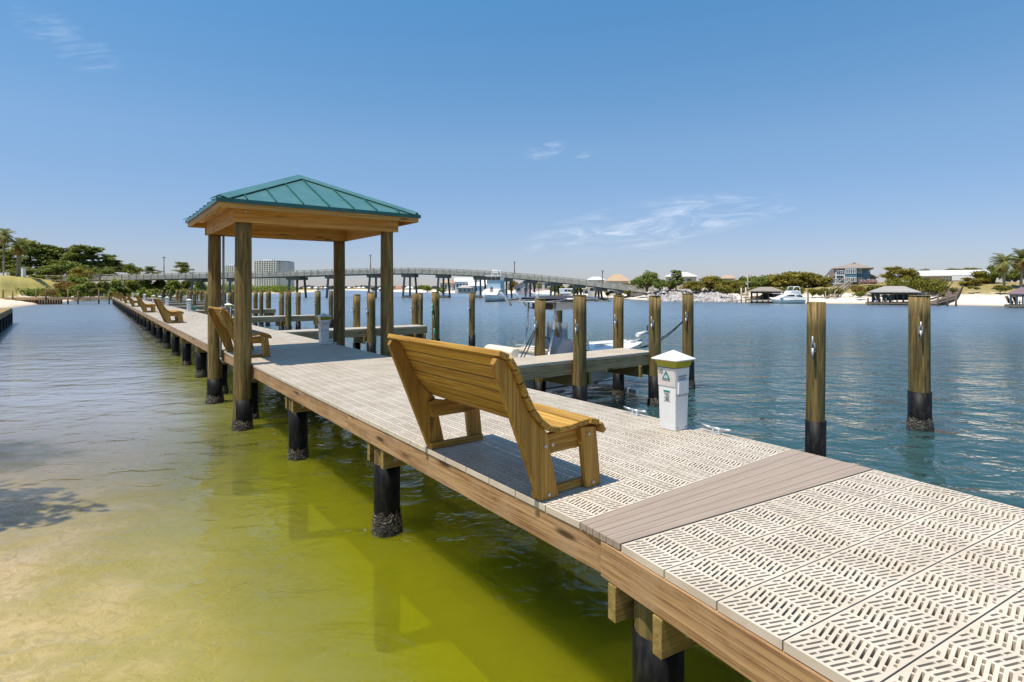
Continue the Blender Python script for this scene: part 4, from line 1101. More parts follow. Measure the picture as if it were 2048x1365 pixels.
# guard rail / low white wall at the top of the bank, gravel path, utility boxes
gr = thing('guard_rail', 'pale guard rail and posts along the road on top of the bank', 'guard rail')
P = [Vector((bx_(a,y),y,hz_(h,y))) for a, y, h in ((68,134,558),(105,136,556),(140,140,554),(200,147,553))]
mb = MB()
for a, b in zip(P[:-1], P[1:]): mb.bar(a, b, .12, .55)
mb.build('rail', M['conc'], gr)
for a in P+[P[0].lerp(P[1],.5), P[1].lerp(P[2],.5)]: MB().box(a.x-.15,a.x+.15,a.y-.15,a.y+.15,a.z-1.2,a.z+.5).build('post', M['grey_wood'], gr)
for a, l in (((14,119,545,561,4),'pink grey utility box left of the twin palms'),((47,121,536,552,4),'pale utility cabinet behind the twin palms')):
    px, Y, y0, y1, wp = a; w_ = wp/F*Y
    u = thing('utility_box', l, 'utility box', (bx_(px,Y), Y, hz_(y1,Y)), group='utility boxes by the palms')
    MB().box(-w_/2,w_/2,-.4,.4,-.3,hz_(y0,Y)-hz_(y1,Y)).build('cabinet', M['white'], u, bevel=.05)
    MB().box(-w_/2-.05,w_/2+.05,-.45,.45,hz_(y0,Y)-hz_(y1,Y)+.003,hz_(y0,Y)-hz_(y1,Y)+.09).build('lid', M['conduit'], u)

# ---------------------------------------------------------------- bridge
br = thing('bridge', 'long low concrete road bridge arching over the channel on splayed piers', 'bridge')
PX = [(60,140,551),(130,143,550.5),(200,147,549),(300,148,548),(380,148,546),(440,148,545),(500,148,544.3),(590,148,541.5),(680,148,538.5),(760,148,536.5),(830,148,536),(900,147,538),(960,146,541),(1000,145.5,543.5),(1060,144,548.3),(1100,143,552.4),(1160,141,558),(1200,139,563),(1260,136,570.3),(1326,131,577.8)]
bp = []
for a, b in zip(PX[:-1], PX[1:]):
    for f in np.linspace(0, 1, 5)[:-1]:
        px, Y, y = [a[i]+(b[i]-a[i])*f for i in range(3)]; bp.append(Vector((bx_(px,Y), Y, hz_(y,Y))))
px, Y, y = PX[-1]; bp.append(Vector((bx_(px,Y), Y, hz_(y,Y))))
def strip(y0, y1, z0, z1):
    return MB().rings([[(p.x, p.y+y0, p.z+z0), (p.x, p.y+y1, p.z+z0), (p.x, p.y+y1, p.z+z1), (p.x, p.y+y0, p.z+z1)] for p in bp], True, True, False)
strip(0, 8.6, -.98, -.70).build('deck_slab', M['conc'], br)
strip(.9, 7.7, -1.62, -.983).build('girder', M['conc_dark'], br)
strip(.02, .30, -.14, 0).build('top_rail', M['conc'], br); strip(8.3, 8.58, -.14, 0).build('top_rail', M['conc'], br)
strip(.06, .26, -.695, -.42).build('lower_rail', M['conc'], br); strip(8.34, 8.54, -.695, -.42).build('lower_rail', M['conc'], br)
strip(-.05, .85, -1.5, -.985).build('fascia_beam', M['conc'], br)
xs_ = [p.x for p in bp]; zs_ = [p.z for p in bp]; ys_ = [p.y for p in bp]
mb = MB(); RPS = []; x = bp[0].x+1
while x < bp[-1].x:
    z = float(np.interp(x, xs_, zs_)); y = float(np.interp(x, xs_, ys_))
    po = MB().box(x-.12,x+.12,y+.03,y+.29,z-.415,z-.145).box(x-.12,x+.12,y-.12,y-.052,z-1.45,z-.42).box(x-.119,x+.119,y-.119,y+.05,z-.69,z-.43)
    if 60 < len(RPS) < 160: po.build('rail_post', M['conc'], br)
    else: mb.v, mb.f, mb.sm = (lambda n: (mb.v+po.v, mb.f+[[i+n for i in f] for f in po.f], mb.sm+po.sm))(len(mb.v))
    RPS.append(x); x += 1.85
tag(mb.build('rail_posts', M['conc'], br), kind='stuff')
for px in (394,470,588,665,748,817,885,960,1013,1061,1111,1157,1200,1241,1278,1305):
    Yb = float(np.interp(bx_(px,145), xs_, ys_)); x = bx_(px, Yb+2); z = float(np.interp(x, xs_, zs_))-1.64
    mb = MB()
    mb.box(x-1.75, x+1.75, Yb+1.0, Yb+7.6, z-.75, z-.003)
    for dx, dy in ((-1.05,1.6),(0,4.2),(1.05,6.9)):
        for yy_ in (Yb+dy,):
            mb.bar((x+dx*.95, yy_, z-.5), (x+dx*1.55, yy_, -2.5), .48, .48, (0,1,0))
    if px in (817,885,960): mb.box(x-1.6,x+1.6,Yb+1.2,Yb+7.4,.12,.62)
    mb.build('pier', M['conc_dark'], br)
p = bp[-1]; MB().box(p.x-3.0,p.x+2.5,p.y+.3,p.y+8.4,-1,p.z-1.7).build('abutment', M['conc_dark'], br)
for px, y0, l in ((328,514,'street lamp on the left end of the bridge'),(741,510,'street lamp on the crest of the bridge, between the pavilion posts'),(1029,523,'street lamp on the falling right half of the bridge'),(1205,541,'street lamp near the right end of the bridge')):
    x = bx_(px,150); Y = float(np.interp(x, xs_, ys_))+7.9; x = bx_(px, Y); zb = float(np.interp(x, xs_, zs_))-.65; h = hz_(y0, Y)-zb
    s_ = thing('street_lamp', l, 'street lamp', (x, Y, zb), group='lamp posts on the bridge')
    MB().cyl((0,0,0),(0,0,h),.16,.10,8).build('pole', M['grey_wood'], s_); MB().box(-.28,.28,-.5,.25,h-.32,h).build('lamp_head', M['conduit'], s_, bevel=.04)

# ---------------------------------------------------------------- condominium towers
def tower(px0, px1, ytop, Y, floors, label, depth=24, bays=9, step=0):
    x0, x1 = bx_(px0,Y), bx_(px1,Y); H = hz_(ytop,Y); W = x1-x0
    tw = thing('apartment_tower', label, 'apartment tower', (x0, Y, 0), group='white apartment towers beyond the bridge'); fh = H/floors
    prof = [(0,0),(W*.72,0),(W*.86,3),(W*.95,9),(W,16),(W,depth),(0,depth)]
    MB().prism([(min(max(a,1.2),W-1.2), b+1.4) for a, b in prof], 'z', 0, H-.8).build('wall', M['tower'], tw)
    for k in range(floors):
        z = fh*(k+1)
        MB().prism(prof, 'z', z-.32, z).build('balcony_slab', M['white'], tw)
    mb = MB()
    for k in range(floors):
        z = fh*k+.05
        for b in range(bays):
            xa = 1.6+(W*.72-2)*b/bays; mb.box(xa+.5, xa+(W*.72-2)/bays-.6, 1.25, 1.42, z+.5, z+fh-.55)
        for j in range(3):
            a, b = prof[1+j], prof[2+j]; mb.bar((a[0]*.985-.5, a[1]+1.2, z+fh*.45), (b[0]*.985-.9, b[1]+.4, z+fh*.45), .1, fh*.5)
    mb.build('window', M['towglass'], tw)
    mb = MB()
    for b in range(bays+1):
        xa = .8+(W*.72-1)*b/bays; mb.box(xa-.28,xa+.28,-.12,1.3,0,H-.33)
    mb.build('column', M['white'], tw)
    MB().box(W*.2,W*.5,8,16,H,H+2.2).build('roof_house', M['tower'], tw); return tw
M['tower'] = mat('tower_stucco', (.50,.56,.62), (.44,.50,.57), .1, .8); M['towglass'] = glass('tower_glass', (.13,.21,.27), .2)
tower(506.5, 569.5, 521.5, 640, 15, 'large white curved apartment tower right of the front pavilion post', 30)
tower(446.5, 476, 531.5, 720, 13, 'smaller white apartment tower seen between the left pavilion posts', 24, 5)
# ---------------------------------------------------------------- houses and things on the right shore
def paint(n, c, r=.6): M[n] = mat(n, c, tuple(x*.85 for x in c), 1.5, r)
paint('bluewall',(.10,.20,.27)); paint('shingle',(.30,.245,.20),.9); paint('shingle_grey',(.36,.32,.29),.9); paint('tanroof',(.46,.32,.20),.8); paint('cream_wall',(.62,.55,.46)); paint('greyroof',(.42,.38,.34),.8)
paint('pinkwall',(.58,.44,.42)); paint('redroof',(.42,.16,.10),.8); paint('beigewall',(.55,.47,.38)); paint('purple_roof',(.20,.13,.15),.85); paint('brownwood',(.15,.10,.07),.8); paint('boatblue',(.015,.07,.13),.5); paint('orange',(.55,.28,.05)); paint('skyblue',(.05,.26,.42)); paint('yellow',(.60,.42,.04)); paint('aqua',(.06,.34,.36)); paint('palewood',(.52,.44,.35)); paint('skin',(.45,.28,.20)); paint('navy',(.02,.03,.07)); paint('lightblue',(.36,.50,.58))
def hip(mb, x0, x1, y0, y1, z0, z1, ridge=.4, th=.12):
    cx0, cx1 = x0+(x1-x0)*(1-ridge)/2, x1-(x1-x0)*(1-ridge)/2; cy = (y0+y1)/2
    v = [(x0,y0,z0),(x1,y0,z0),(x1,y1,z0),(x0,y1,z0),(cx0,cy,z1),(cx1,cy,z1)]+[(x0,y0,z0-th),(x1,y0,z0-th),(x1,y1,z0-th),(x0,y1,z0-th)]
    return mb.add(v, [(0,1,5,4),(1,2,5),(2,3,4,5),(3,0,4),(0,6,7,1),(1,7,8,2),(2,8,9,3),(3,9,6,0),(6,9,8,7)])
def gable(mb, x0, x1, y0, y1, z0, z1, axis='x', th=.15):
    if axis == 'x':
        c = (y0+y1)/2; pr = [(y0,z0),(c,z1),(y1,z0),(y1,z0-th),(c,z1-th),(y0,z0-th)]; return mb.prism(pr, 'x', x0, x1)
    c = (x0+x1)/2; pr = [(x0,z0),(c,z1),(x1,z0),(x1,z0-th),(c,z1-th),(x0,z0-th)]; return mb.prism(pr, 'y', y0, y1)
def window(par, x0, x1, y, z0, z1, n=1, fm='white'):
    w_ = MB(); f = .10
    w_.box(x0,x1,y-.06,y,z0,z0+f); w_.box(x0,x1,y-.06,y,z1-f,z1); 
    for k in range(n+1):
        xc = x0+(x1-x0)*k/n; xa = min(max(xc-f/2,x0),x1-f); w_.box(xa,xa+f,y-.06,y,z0+f+.001,z1-f-.001)
    o = w_.build('window', M[fm], par); MB().box(x0+.02,x1-.02,y-.03,y-.012,z0+.02,z1-.02).build('pane', M['glass'], o); return o
def railing(par, pts, z0, h=1.0, m='white'):
    mb = MB()
    for a, b in zip(pts[:-1], pts[1:]):
        A, B_ = Vector((a[0],a[1],z0)), Vector((b[0],b[1],z0)); Ln = (B_-A).length
        mb.bar(A+Vector((0,0,h)), B_+Vector((0,0,h)), .09, .08); mb.bar(A+Vector((0,0,.12)), B_+Vector((0,0,.12)), .06, .06)
        k = max(2, int(Ln/.3))
        for i in range(k+1):
            p = A.lerp(B_, i/k); mb.box(p.x-.025,p.x+.025,p.y-.025,p.y+.025,z0+.0,z0+h)
    return mb.build('railing', M[m], par)
# blue house
Y = 118; S = Y/F; X0 = bx_(1643,Y)
def zx(py): return hz_(py, Y)
TH_ = math.atan2(bx_(1697,Y),Y); S *= math.cos(TH_)
bh = thing('beach_house', 'two storey blue beach house with brown hip roof and white balcony', 'house', (X0, Y, 0), -TH_)
def xl(px): return (px-1643)*S
MB().box(xl(1674),xl(1739),0,9,zx(565.5),zx(538)).build('wall', M['bluewall'], bh)
MB().box(xl(1652),xl(1673.7),1.0,8.5,zx(565.5),zx(552)).build('wall', M['bluewall'], bh)
MB().box(xl(1739.3),xl(1751),3,8,zx(566),zx(556)).build('wall', M['bluewall'], bh)
r_ = hip(MB(), xl(1667),xl(1746),-.9,9.8,zx(537.6),zx(526.2),.12).build('roof', M['shingle'], bh)
MB().box(xl(1706),xl(1711),3.5,5,zx(528.5),zx(525.6)).build('chimney', M['shingle'], r_)
MB().prism([(xl(1648),zx(555)),(xl(1664),zx(537.4)),(xl(1680),zx(537.6)),(xl(1669),zx(554.5))], 'y', -.6, 8.6).build('roof', M['shingle'], bh)
MB().prism([(xl(1739.5),zx(549)),(xl(1757),zx(555.5)),(xl(1757),zx(556.3)),(xl(1739.5),zx(556.2))], 'y', 2.5, 8.4).build('roof', M['shingle'], bh)
MB().box(xl(1690),xl(1713),-1.2,-.02,zx(565),zx(537.9)).build('bay_wall', M['bluewall'], bh)
for a, b, y0, y1, n in ((1690.5,1712,548.6,539.3,6),(1690.5,1712,564.6,555.8,6)): window(bh, xl(a), xl(b), -1.22, zx(y0), zx(y1), n)
for a, b, y0, y1, n in ((1715,1723,548,539.5,2),(1715,1723,563,556,2),(1681,1688,546.5,540.5,2),(1674.5,1689,562,556.4,4)): window(bh, xl(a), xl(b), -.02, zx(y0), zx(y1), n)
for a, b in ((1654,1659),(1661,1671)): window(bh, xl(a), xl(b), .98, zx(563), zx(556.5), 2)
window(bh, xl(1736), xl(1738.6), -.02, zx(546), zx(541), 1)
MB().box(xl(1641),xl(1690),-2.6,-.03,zx(569.2),zx(568.2)).build('deck', M['white'], bh)
railing(bh, [(xl(1641),-2.5),(xl(1676),-2.5)], zx(568.1), 1.0); railing(bh, [(xl(1674),-1.6),(xl(1689),-1.6)], zx(551.4), .9)
MB().box(xl(1673),xl(1690),-1.7,-.03,zx(552.6),zx(551.5)).build('balcony', M['white'], bh)
for px, y0 in ((1658.5,551.5),(1672.5,538),(1641.5,568.5),(1689,551)): MB().box(xl(px)-.1,xl(px)+.1,-2.45,-2.25,zx(573),zx(y0)-.9*(y0 < 540)).build('porch_post', M['white'], bh)
MB().box(xl(1690),xl(1751),.3,8.6,zx(575),zx(565.7)).build('foundation', M['beigewall'], bh)
# outdoor stairs
st = thing('wooden_stairs', 'pale wooden stairs descending the bank below the blue house', 'stairs')
A_ = Vector((bx_(1688,113),113,hz_(566,113))); B_ = Vector((bx_(1651,99),99,hz_(594,99))); sd_ = Vector((.8,-.4,0))
for o_ in (0, 1): MB().bar(A_+sd_*o_*1.6+Vector((0,0,.9)), B_+sd_*o_*1.6+Vector((0,0,.9)), .10, .14).bar(A_+sd_*o_*1.6, B_+sd_*o_*1.6, .08, .3).build('handrail', M['palewood'], st)
mb = MB()
for k in range(18):
    p = A_.lerp(B_, k/17.); mb.bar(p, p+sd_*1.6, .32, .06)
mb.build('tread', M['palewood'], st)
mb = MB()
for k in range(6):
    p = A_.lerp(B_, k/5.)
    for o_ in (0, 1): q = p+sd_*o_*1.6; mb.box(q.x-.06,q.x+.06,q.y-.06,q.y+.06,q.z-1.6,q.z+.9)
mb.build('baluster', M['palewood'], st)
# long white house
Y = 112; S = Y/F
def zx(py): return hz_(py, Y)
TH_ = math.atan2(bx_(1905,Y),Y); S *= math.cos(TH_)
wh = thing('long_house', 'long low house with bright white metal roof above the hedge', 'house', (bx_(1835,Y),Y,0), -TH_)
def xl(px): return (px-1835)*S
MB().box(0,xl(1985),0,8,zx(565),zx(551.5)).build('wall', M['beigewall'], wh)
MB().box(xl(1904),xl(1958),-.6,-.02,zx(562),zx(551.4)).build('garage_wall', M['white'], wh)
gable(MB(), xl(1830),xl(1990),-.6,8.6,zx(551.6),zx(541),'x').build('roof', M['white'], wh)
for a, b in ((1851,1862),(1887,1892),(1893.5,1898),(1899,1903)): window(wh, xl(a), xl(b), -.02, zx(558.5), zx(553.5), 1)
MB().box(xl(1904),xl(1950),-.55,.2,zx(568),zx(562.1)).build('foundation', M['conc'], wh)
# boathouses
def boathouse(px0, px1, Y, ye0, yr, ydeck, label, roof='shingle_grey', ridge=.42, npost=6, depth=7, xt=None, deck=True, pm='brownwood'):
    TH_ = math.atan2(bx_((px0+px1)/2,Y),Y); S = Y/F*math.cos(TH_); W = (px1-px0)*S
    b = thing('boathouse', label, 'boathouse', (bx_(px0,Y),Y,0), -TH_, group='roofed boathouses on the right shore')
    hip(MB(), 0, W, 0, depth, hz_(ye0,Y), hz_(yr,Y), ridge).build('roof', M[roof], b)
    for k in range(npost):
        x = W*.09+W*.82*k/(npost-1)
        for y in (.6, depth-.6): MB().cyl((x,y,-1),(x,y,hz_(ye0,Y)-.13),.10,.09,8).build('post', M[pm], b)
    MB().box(W*.07,W*.93,.55,.75,hz_(ye0,Y)-.42,hz_(ye0,Y)-.125).box(W*.07,W*.93,depth-.75,depth-.55,hz_(ye0,Y)-.42,hz_(ye0,Y)-.125).build('beam', M[pm], b)
    if deck:
        MB().box(-.3,W*.97,.2,1.7,hz_(ydeck,Y)-.22,hz_(ydeck,Y)).build('decking', M['grey_wood'], b)
        MB().box(-.3,W*.97,depth-1.4,depth-.1,hz_(ydeck,Y)-.22,hz_(ydeck,Y)).build('decking', M['grey_wood'], b)
    return b
boathouse(1496, 1566, 95, 582.3, 574.2, 599, 'brown shingled boathouse left of the white yacht', 'shingle', .35)
boathouse(1735, 1841, 86, 584.2, 572.5, 605, 'grey roofed boathouse with coloured chairs on its deck', 'shingle_grey', .38, 8)
boathouse(2014, 2090, 72, 587.8, 575, 610.5, 'purple brown roofed gazebo on stilts cut by the right picture edge', 'purple_roof', .3, 6, 6, pm='palewood')
def chair(px, Y, ydeck, m, label):
    c = thing('deck_chair', label, 'chair', (bx_(px,Y),Y,hz_(ydeck,Y)), group='coloured chairs on the boathouse deck', rz=R(20))
    MB().bar((0,0,.35),(0,.55,.25),.55,.05).build('seat', M[m], c); MB().bar((0,.5,.25),(0,.85,1.15),.6,.05).build('backrest', M[m], c)
    for x in (-.28,.28): MB().box(x-.04,x+.04,-.05,.05,0,.55).bar((x,-.05,.57),(x,.6,.57),.10,.04).build('armrest', M[m], c)
for a in ((1756,86.9,605,'skyblue','blue deck chair under the grey boathouse roof, at the left end'),(1763,86.9,605,'yellow','yellow deck chair beside the blue one'),(1776,86.9,605,'skyblue','blue deck chair right of the yellow one'),(1783,86.9,605,'aqua','aqua deck chair, right end of the coloured row')): chair(*a)
for a in ((2028,73.2,610.5,'brownwood','brown chair on the left of the gazebo deck'),(2042,73.2,610.5,'brownwood','brown chair nearer the right edge on the gazebo deck')): chair(*a)
# boats
def simple_hull(L_, B_, H, rake=.25, n=14, zk=-.25):
    rs = []
    for i in range(n+1):
        f = i/n; b = max(B_/2*(1-max(0,(f-.35)/.65)**2.2), .02); zs = H*(1+.28*f*f); zb = zk+.55*H*max(0,(f-.7)/.3)**2; xo = rake*L_*f*f*.5
        rs.append([(L_*f+xo, -b, zs), (L_*f+xo*.5, -b*.82, (zs+zb)/2), (L_*f, -b*.55, zb+.02), (L_*f, b*.55, zb+.02), (L_*f+xo*.5, b*.82, (zs+zb)/2), (L_*f+xo, b, zs)])
    return MB().rings(rs, True, True, True), rs
# white yacht, bow to the left
Y = 91; yt = thing('yacht', 'white cabin cruiser yacht berthed beside the brown boathouse', 'boat', (bx_(1612,Y), Y+1.5, 0), R(180))
S = Y/F; Ln = 58*S
m_, rs = simple_hull(Ln, 3.2, (605-592.5)*S*.8); m_.build('hull', M['gel'], yt)
h0 = (605-593)*S*.8
MB().prism([(.3,h0),(Ln*.86,h0*1.2),(Ln*.62,h0+.75),(.4*Ln,h0+.85),(.02*Ln,h0+.3)], 'y', -1.25, 1.25).build('cabin', M['gel'], yt, bevel=.1)
MB().prism([(.10*Ln,h0+.5),(.58*Ln,h0+.72),(.44*Ln,h0+1.35),(.22*Ln,h0+1.4),(.12*Ln,h0+1.1)], 'y', -1.1, 1.1).build('flybridge', M['gel'], yt, bevel=.08)
MB().prism([(.36*Ln,h0+.42),(.66*Ln,h0+.45),(.55*Ln,h0+.66),(.38*Ln,h0+.68)], 'y', -1.262, 1.262).build('window', M['glassd'], yt)
MB().prism([(.08*Ln,h0+.30),(.3*Ln,h0+.40),(.3*Ln,h0+.62),(.10*Ln,h0+.55)], 'y', -1.258, 1.258).build('window', M['glassd'], yt)
MB().prism([(.34*Ln,h0+1.2),(.44*Ln,h0+1.3),(.36*Ln,h0+1.62),(.33*Ln,h0+1.62)], 'y', -1.0, 1.0).build('windscreen', M['glassd'], yt)
mb = MB()
for y in (-1,1): mb.tube([(.14*Ln,y,h0+1.2),(.17*Ln,y,h0+1.95),(.33*Ln,y,h0+2.0),(.42*Ln,y,h0+1.3)], .06, 6); mb.tube([(.6*Ln,y*1.2,h0+.3),(.62*Ln,y*1.2,h0+.8),(.98*Ln,y*.4,h0+.9)], .03, 6)
mb.build('railing', M['gel'], yt)
MB().box(.18*Ln,.34*Ln,-1,1,h0+1.98,h0+2.08).build('hardtop', M['gel'], yt)
# sport fisher under the bridge heading this way
Y = 103; S = Y/F; sf = thing('fishing_boat', 'white charter fishing boat passing in front of the bridge', 'boat', (bx_(997,Y), Y+9, 0), R(-90-14))
m_, rs = simple_hull(9.5, 3.9, 1.15); m_.build('hull', M['gel'], sf)
MB().prism([(1.0,1.15),(7.2,1.35),(6.2,2.15),(4.6,2.45),(1.0,2.45)], 'y', -1.55, 1.55).build('cabin', M['gel'], sf, bevel=.1)
MB().box(1.4,4.4,-1.4,1.4,2.45,4.05).build('flybridge', M['lightblue'], sf, bevel=.06)
for y0, y1 in ((-1.3,-.5),(-.4,.4),(.5,1.3)): MB().box(4.38,4.43,y0,y1,4.12,4.72).build('window', M['glassd'], sf)
MB().box(1.5,4.37,-1.35,1.35,4.05,4.85).build('bridge_cabin', M['gel'], sf)
MB().box(1.2,4.8,-1.6,1.6,4.87,5.02).build('hardtop', M['gel'], sf)
MB().prism([(2.5,1.65),(4.9,1.70),(4.4,2.25),(2.5,2.25)], 'y', -1.57, 1.57).build('window', M['glassd'], sf)
mb = MB(); 
for x, y in ((2,-.9),(2,.9),(3.6,-.7),(3.6,.7)): mb.cyl((x,y,5.0),(x,y*.6,6.1),.05,.05,6)
for k in range(10): a0, a1 = k*.628, (k+1)*.628; mb.cyl((2.8+.9*math.cos(a0),.65*math.sin(a0),6.05),(2.8+.9*math.cos(a1),.65*math.sin(a1),6.05),.06,.06,6)
mb.box(2.4,3.2,-.3,.3,5.6,5.75); mb.build('tower', M['gel'], sf)
# person sitting on the cabin front
def person(loc, rz, label):
    me = bpy.data.meshes.new('person'); b = bmesh.new(); V = {}
    J = {'pel':(0,0,.1,.15),'che':(-.08,0,.45,.17),'nec':(-.05,0,.62,.07),'hea':(-.02,0,.76,.11),'top':(-.02,0,.86,.08),
         'hl':(.05,.12,.08,.10),'kl':(.42,.16,.12,.075),'fl':(.5,.16,-.32,.055),'tl':(.62,.16,-.36,.04),'hr':(.05,-.12,.08,.10),'kr':(.42,-.16,.12,.075),'fr':(.5,-.16,-.32,.055),'tr':(.62,-.16,-.36,.04),
         'sl':(-.08,.22,.52,.07),'el':(.05,.30,.28,.05),'wl':(.28,.2,.2,.04),'sr':(-.08,-.22,.52,.07),'er':(.05,-.30,.28,.05),'wr':(.28,-.2,.2,.04)}
    for k_, p in J.items(): V[k_] = b.verts.new(p[:3])
    for a, c in (('pel','che'),('che','nec'),('nec','hea'),('hea','top'),('pel','hl'),('hl','kl'),('kl','fl'),('fl','tl'),('pel','hr'),('hr','kr'),('kr','fr'),('fr','tr'),('che','sl'),('sl','el'),('el','wl'),('che','sr'),('sr','er'),('er','wr')): b.edges.new((V[a],V[c]))
    b.to_mesh(me); b.free(); o = bpy.data.objects.new('person', me); link(o); me.materials.append(M['skin'])
    m = o.modifiers.new('skin', 'SKIN'); o.modifiers.new('sub', 'SUBSURF').levels = 1
    for i, k_ in enumerate(J): me.skin_vertices[0].data[i].radius = (J[k_][3],)*2
    me.skin_vertices[0].data[0].use_root = True
    o.location = loc; o.rotation_euler = (0,0,rz); tag(o, label, 'person')
    MB().rings([[(-.05+r*math.cos(a)*.8, r*1.15*math.sin(a), z) for a in [k*math.pi/5 for k in range(10)]] for z, r in ((.05,.19),(.3,.2),(.5,.22),(.6,.12))]).build('shirt', M['navy'], o)
    return o
pw = sf.matrix_basis @ Vector((6.3,.15,2.1)); person((pw.x,pw.y,pw.z+.05), R(-104), 'person in a dark shirt sitting on the front of the fishing boat')
# covered boat in the grey boathouse, lift boat in the brown one
def covered(px, Y, ylow, Ln, B_, H, m, label, rz):
    c = thing('covered_boat', label, 'boat', (bx_(px,Y),Y,hz_(ylow,Y)), rz, 'boats kept in the boathouses'); mm, rs = simple_hull(Ln, B_, H, zk=0); mm.build('hull', M[m], c)
    MB().prism([(.1*Ln,H*1.02),(.85*Ln,H*1.2),(.6*Ln,H*1.75),(.3*Ln,H*1.8)], 'y', -B_*.38, B_*.38).build('cover', M[m], c, bevel=.08); return c
covered(1782, 89.5, 601, 5.2, 2.0, .85, 'boatblue', 'dark blue covered boat hanging in the grey boathouse', 0)
covered(1517, 98.5, 601, 5.0, 1.9, .8, 'hullgreen', 'dark teal boat on a lift in the brown boathouse', 0)
# small piles and posts in the shallows
for i, (px, y0, y1) in enumerate(((1464,595,605),(1482.5,576,606),(1491.5,575,606),(1616,584,607),(1569,583,606.5),(1592,584.5,606.5),(1736,596,611),(1856,590,611),(1876,588,612.5),(1895,585.5,612.5),(1912,590,612.5))):
    Y = CZ*F/(y1-578); o = thing('shore_pile', ['short post on the beach edge by the stones','tall pale post left of the brown boathouse','tall pale post touching the brown boathouse','post right of the yacht stern','dark post in front of the yacht bow','dark post in front of the yacht middle','short post at the left end of the grey boathouse','post just right of the grey boathouse','thick dark post in front of the ramp','thin post before the ramp foot','lone post on the white beach right of the ramp'][i], 'post', (bx_(px,Y),Y,0), group='thin posts along the right shore')
    MB().cyl((0,0,-1),(0,0,hz_(y0,Y)),.13,.12,8).build('shaft', M['brownwood'] if i not in (1,2) else M['palewood'], o)
# ramp boardwalk up to the long house
rp = thing('boardwalk_ramp', 'dark wooden boardwalk climbing the white dune to the long house', 'boardwalk')
Pq = [Vector((bx_(1858,82),82,hz_(609,82))), Vector((bx_(1897,88),88,hz_(597.5,88))), Vector((bx_(1918,104),104,hz_(568,104)))]
for a, b in zip(Pq[:-1], Pq[1:]): MB().bar(a, b, 1.9, .12).build('decking', M['brownwood'], rp)
for sg in (-1, 1):
    for a, b in zip(Pq[:-1], Pq[1:]):
        sd_ = Vector(((b-a).y, -(b-a).x, 0)).normalized()*.95*sg; mb = MB(); mb.bar(a+sd_+Vector((0,0,.35)), b+sd_+Vector((0,0,.35)), .08, .25)
        mb.build('side_board', M['brownwood'], rp)
# houses beyond the bridge
def small_house(px0, px1, Y, yb, ye, yr, wm, rm, label, axis='x', nw=3, ov=.5, depth=8):
    TH_ = math.atan2(bx_((px0+px1)/2,Y),Y); S = Y/F*math.cos(TH_); W = (px1-px0)*S
    h = thing('house', label, 'house', (bx_(px0,Y),Y,0), -TH_, group='houses on the far side of the bridge')
    MB().box(0,W,0,depth,min(hz_(yb,Y),.5)-1,hz_(ye,Y)).build('wall', M[wm], h)
    if axis == 'h': hip(MB(), -ov,W+ov,-ov,depth+ov,hz_(ye,Y)+.02,hz_(yr,Y),.35).build('roof', M[rm], h)
    else:
        gable(MB(), -ov,W+ov,-ov,depth+ov,hz_(ye,Y)+.02,hz_(yr,Y),axis).build('roof', M[rm], h)
        if axis == 'y': MB().prism([(0,hz_(ye,Y)),(W/2,hz_(yr,Y)-.2),(W,hz_(ye,Y))], 'y', .01, .2).build('gable', M[wm], h)
    hh = hz_(ye,Y)-hz_(yb,Y)
    for k in range(nw):
        xa = W*(.08+.9*k/nw); window(h, xa, xa+W*.55/nw, -.02, hz_(yb,Y)+hh*.35, hz_(yb,Y)+hh*.82, 1)
    return h
small_house(910,946,300,586,563.5,555.5,'white','white','large white house with white roof left of the fishing boat','x',5)
small_house(880,905,330,586,566,560,'cream_wall','tanroof','orange walled house behind the left bridge columns','h',3)
small_house(894,914,360,586,568,561.5,'pinkwall','redroof','red roofed house beside the large white house','x',3)
small_house(938,968,285,588,572,564.5,'white','white','white cottage with white roof at the water beside the boat','x',3)
small_house(916,944,282,588,576,570.5,'beigewall','greyroof','open white boat shed below the large white house','h',3)
small_house(1031,1062,250,588,573,563.5,'pinkwall','tanroof','grey pink cottage with pale gable roof under the bridge','y',2)
small_house(1064,1100,262,588,561,557.5,'pinkwall','white','tall pink house behind the bridge columns','x',3)
small_house(963,982,300,586,570,560.5,'white','white','white roofed house directly behind the fishing boat','x',2)
small_house(1176,1208,185,576,560,553.5,'cream_wall','white','white roofed house seen over the bridge deck','h',2)
small_house(1214,1256,160,580,562.5,548.5,'cream_wall','tanroof','tan roofed house with wide gable above the right bridge end','h',3)
small_house(1166,1198,205,594,578,573.5,'lightblue','tanroof','blue boat shed behind the right bridge columns','x',2)
small_house(1332,1392,150,572,553.5,544.5,'cream_wall','white','house with bright white roof between the trees right of the bridge','h',3)
small_house(1444,1468,140,568,557.5,550,'cream_wall','tanroof','tan roofed house showing above the trees','h',2)
small_house(810,828,430,584,577,573,'white','white','white roofed house at the water left of the arch crest','h',2)
small_house(757,786,470,584,578,572,'white','white','white tent like roof behind the near right pavilion post','h',2)
small_house(788,806,470,584,578,573,'pinkwall','redroof','brown red roofed house right of the near pavilion post','h',2)
lb = thing('houseboat', 'long white pontoon boat behind the bridge columns', 'boat', (bx_(1116,215),215,0)); W = 36/F*215
m_, rs = simple_hull(W, 3, .9); m_.build('hull', M['white'], lb); MB().box(.4,W*.9,-1.2,1.2,.9,2.6).build('cabin', M['white'], lb, bevel=.15)
for k in range(3): MB().box(W*(.35+.18*k),W*(.5+.18*k),-1.22,-1.19,1.4,2.1).build('window', M['glassd'], lb)
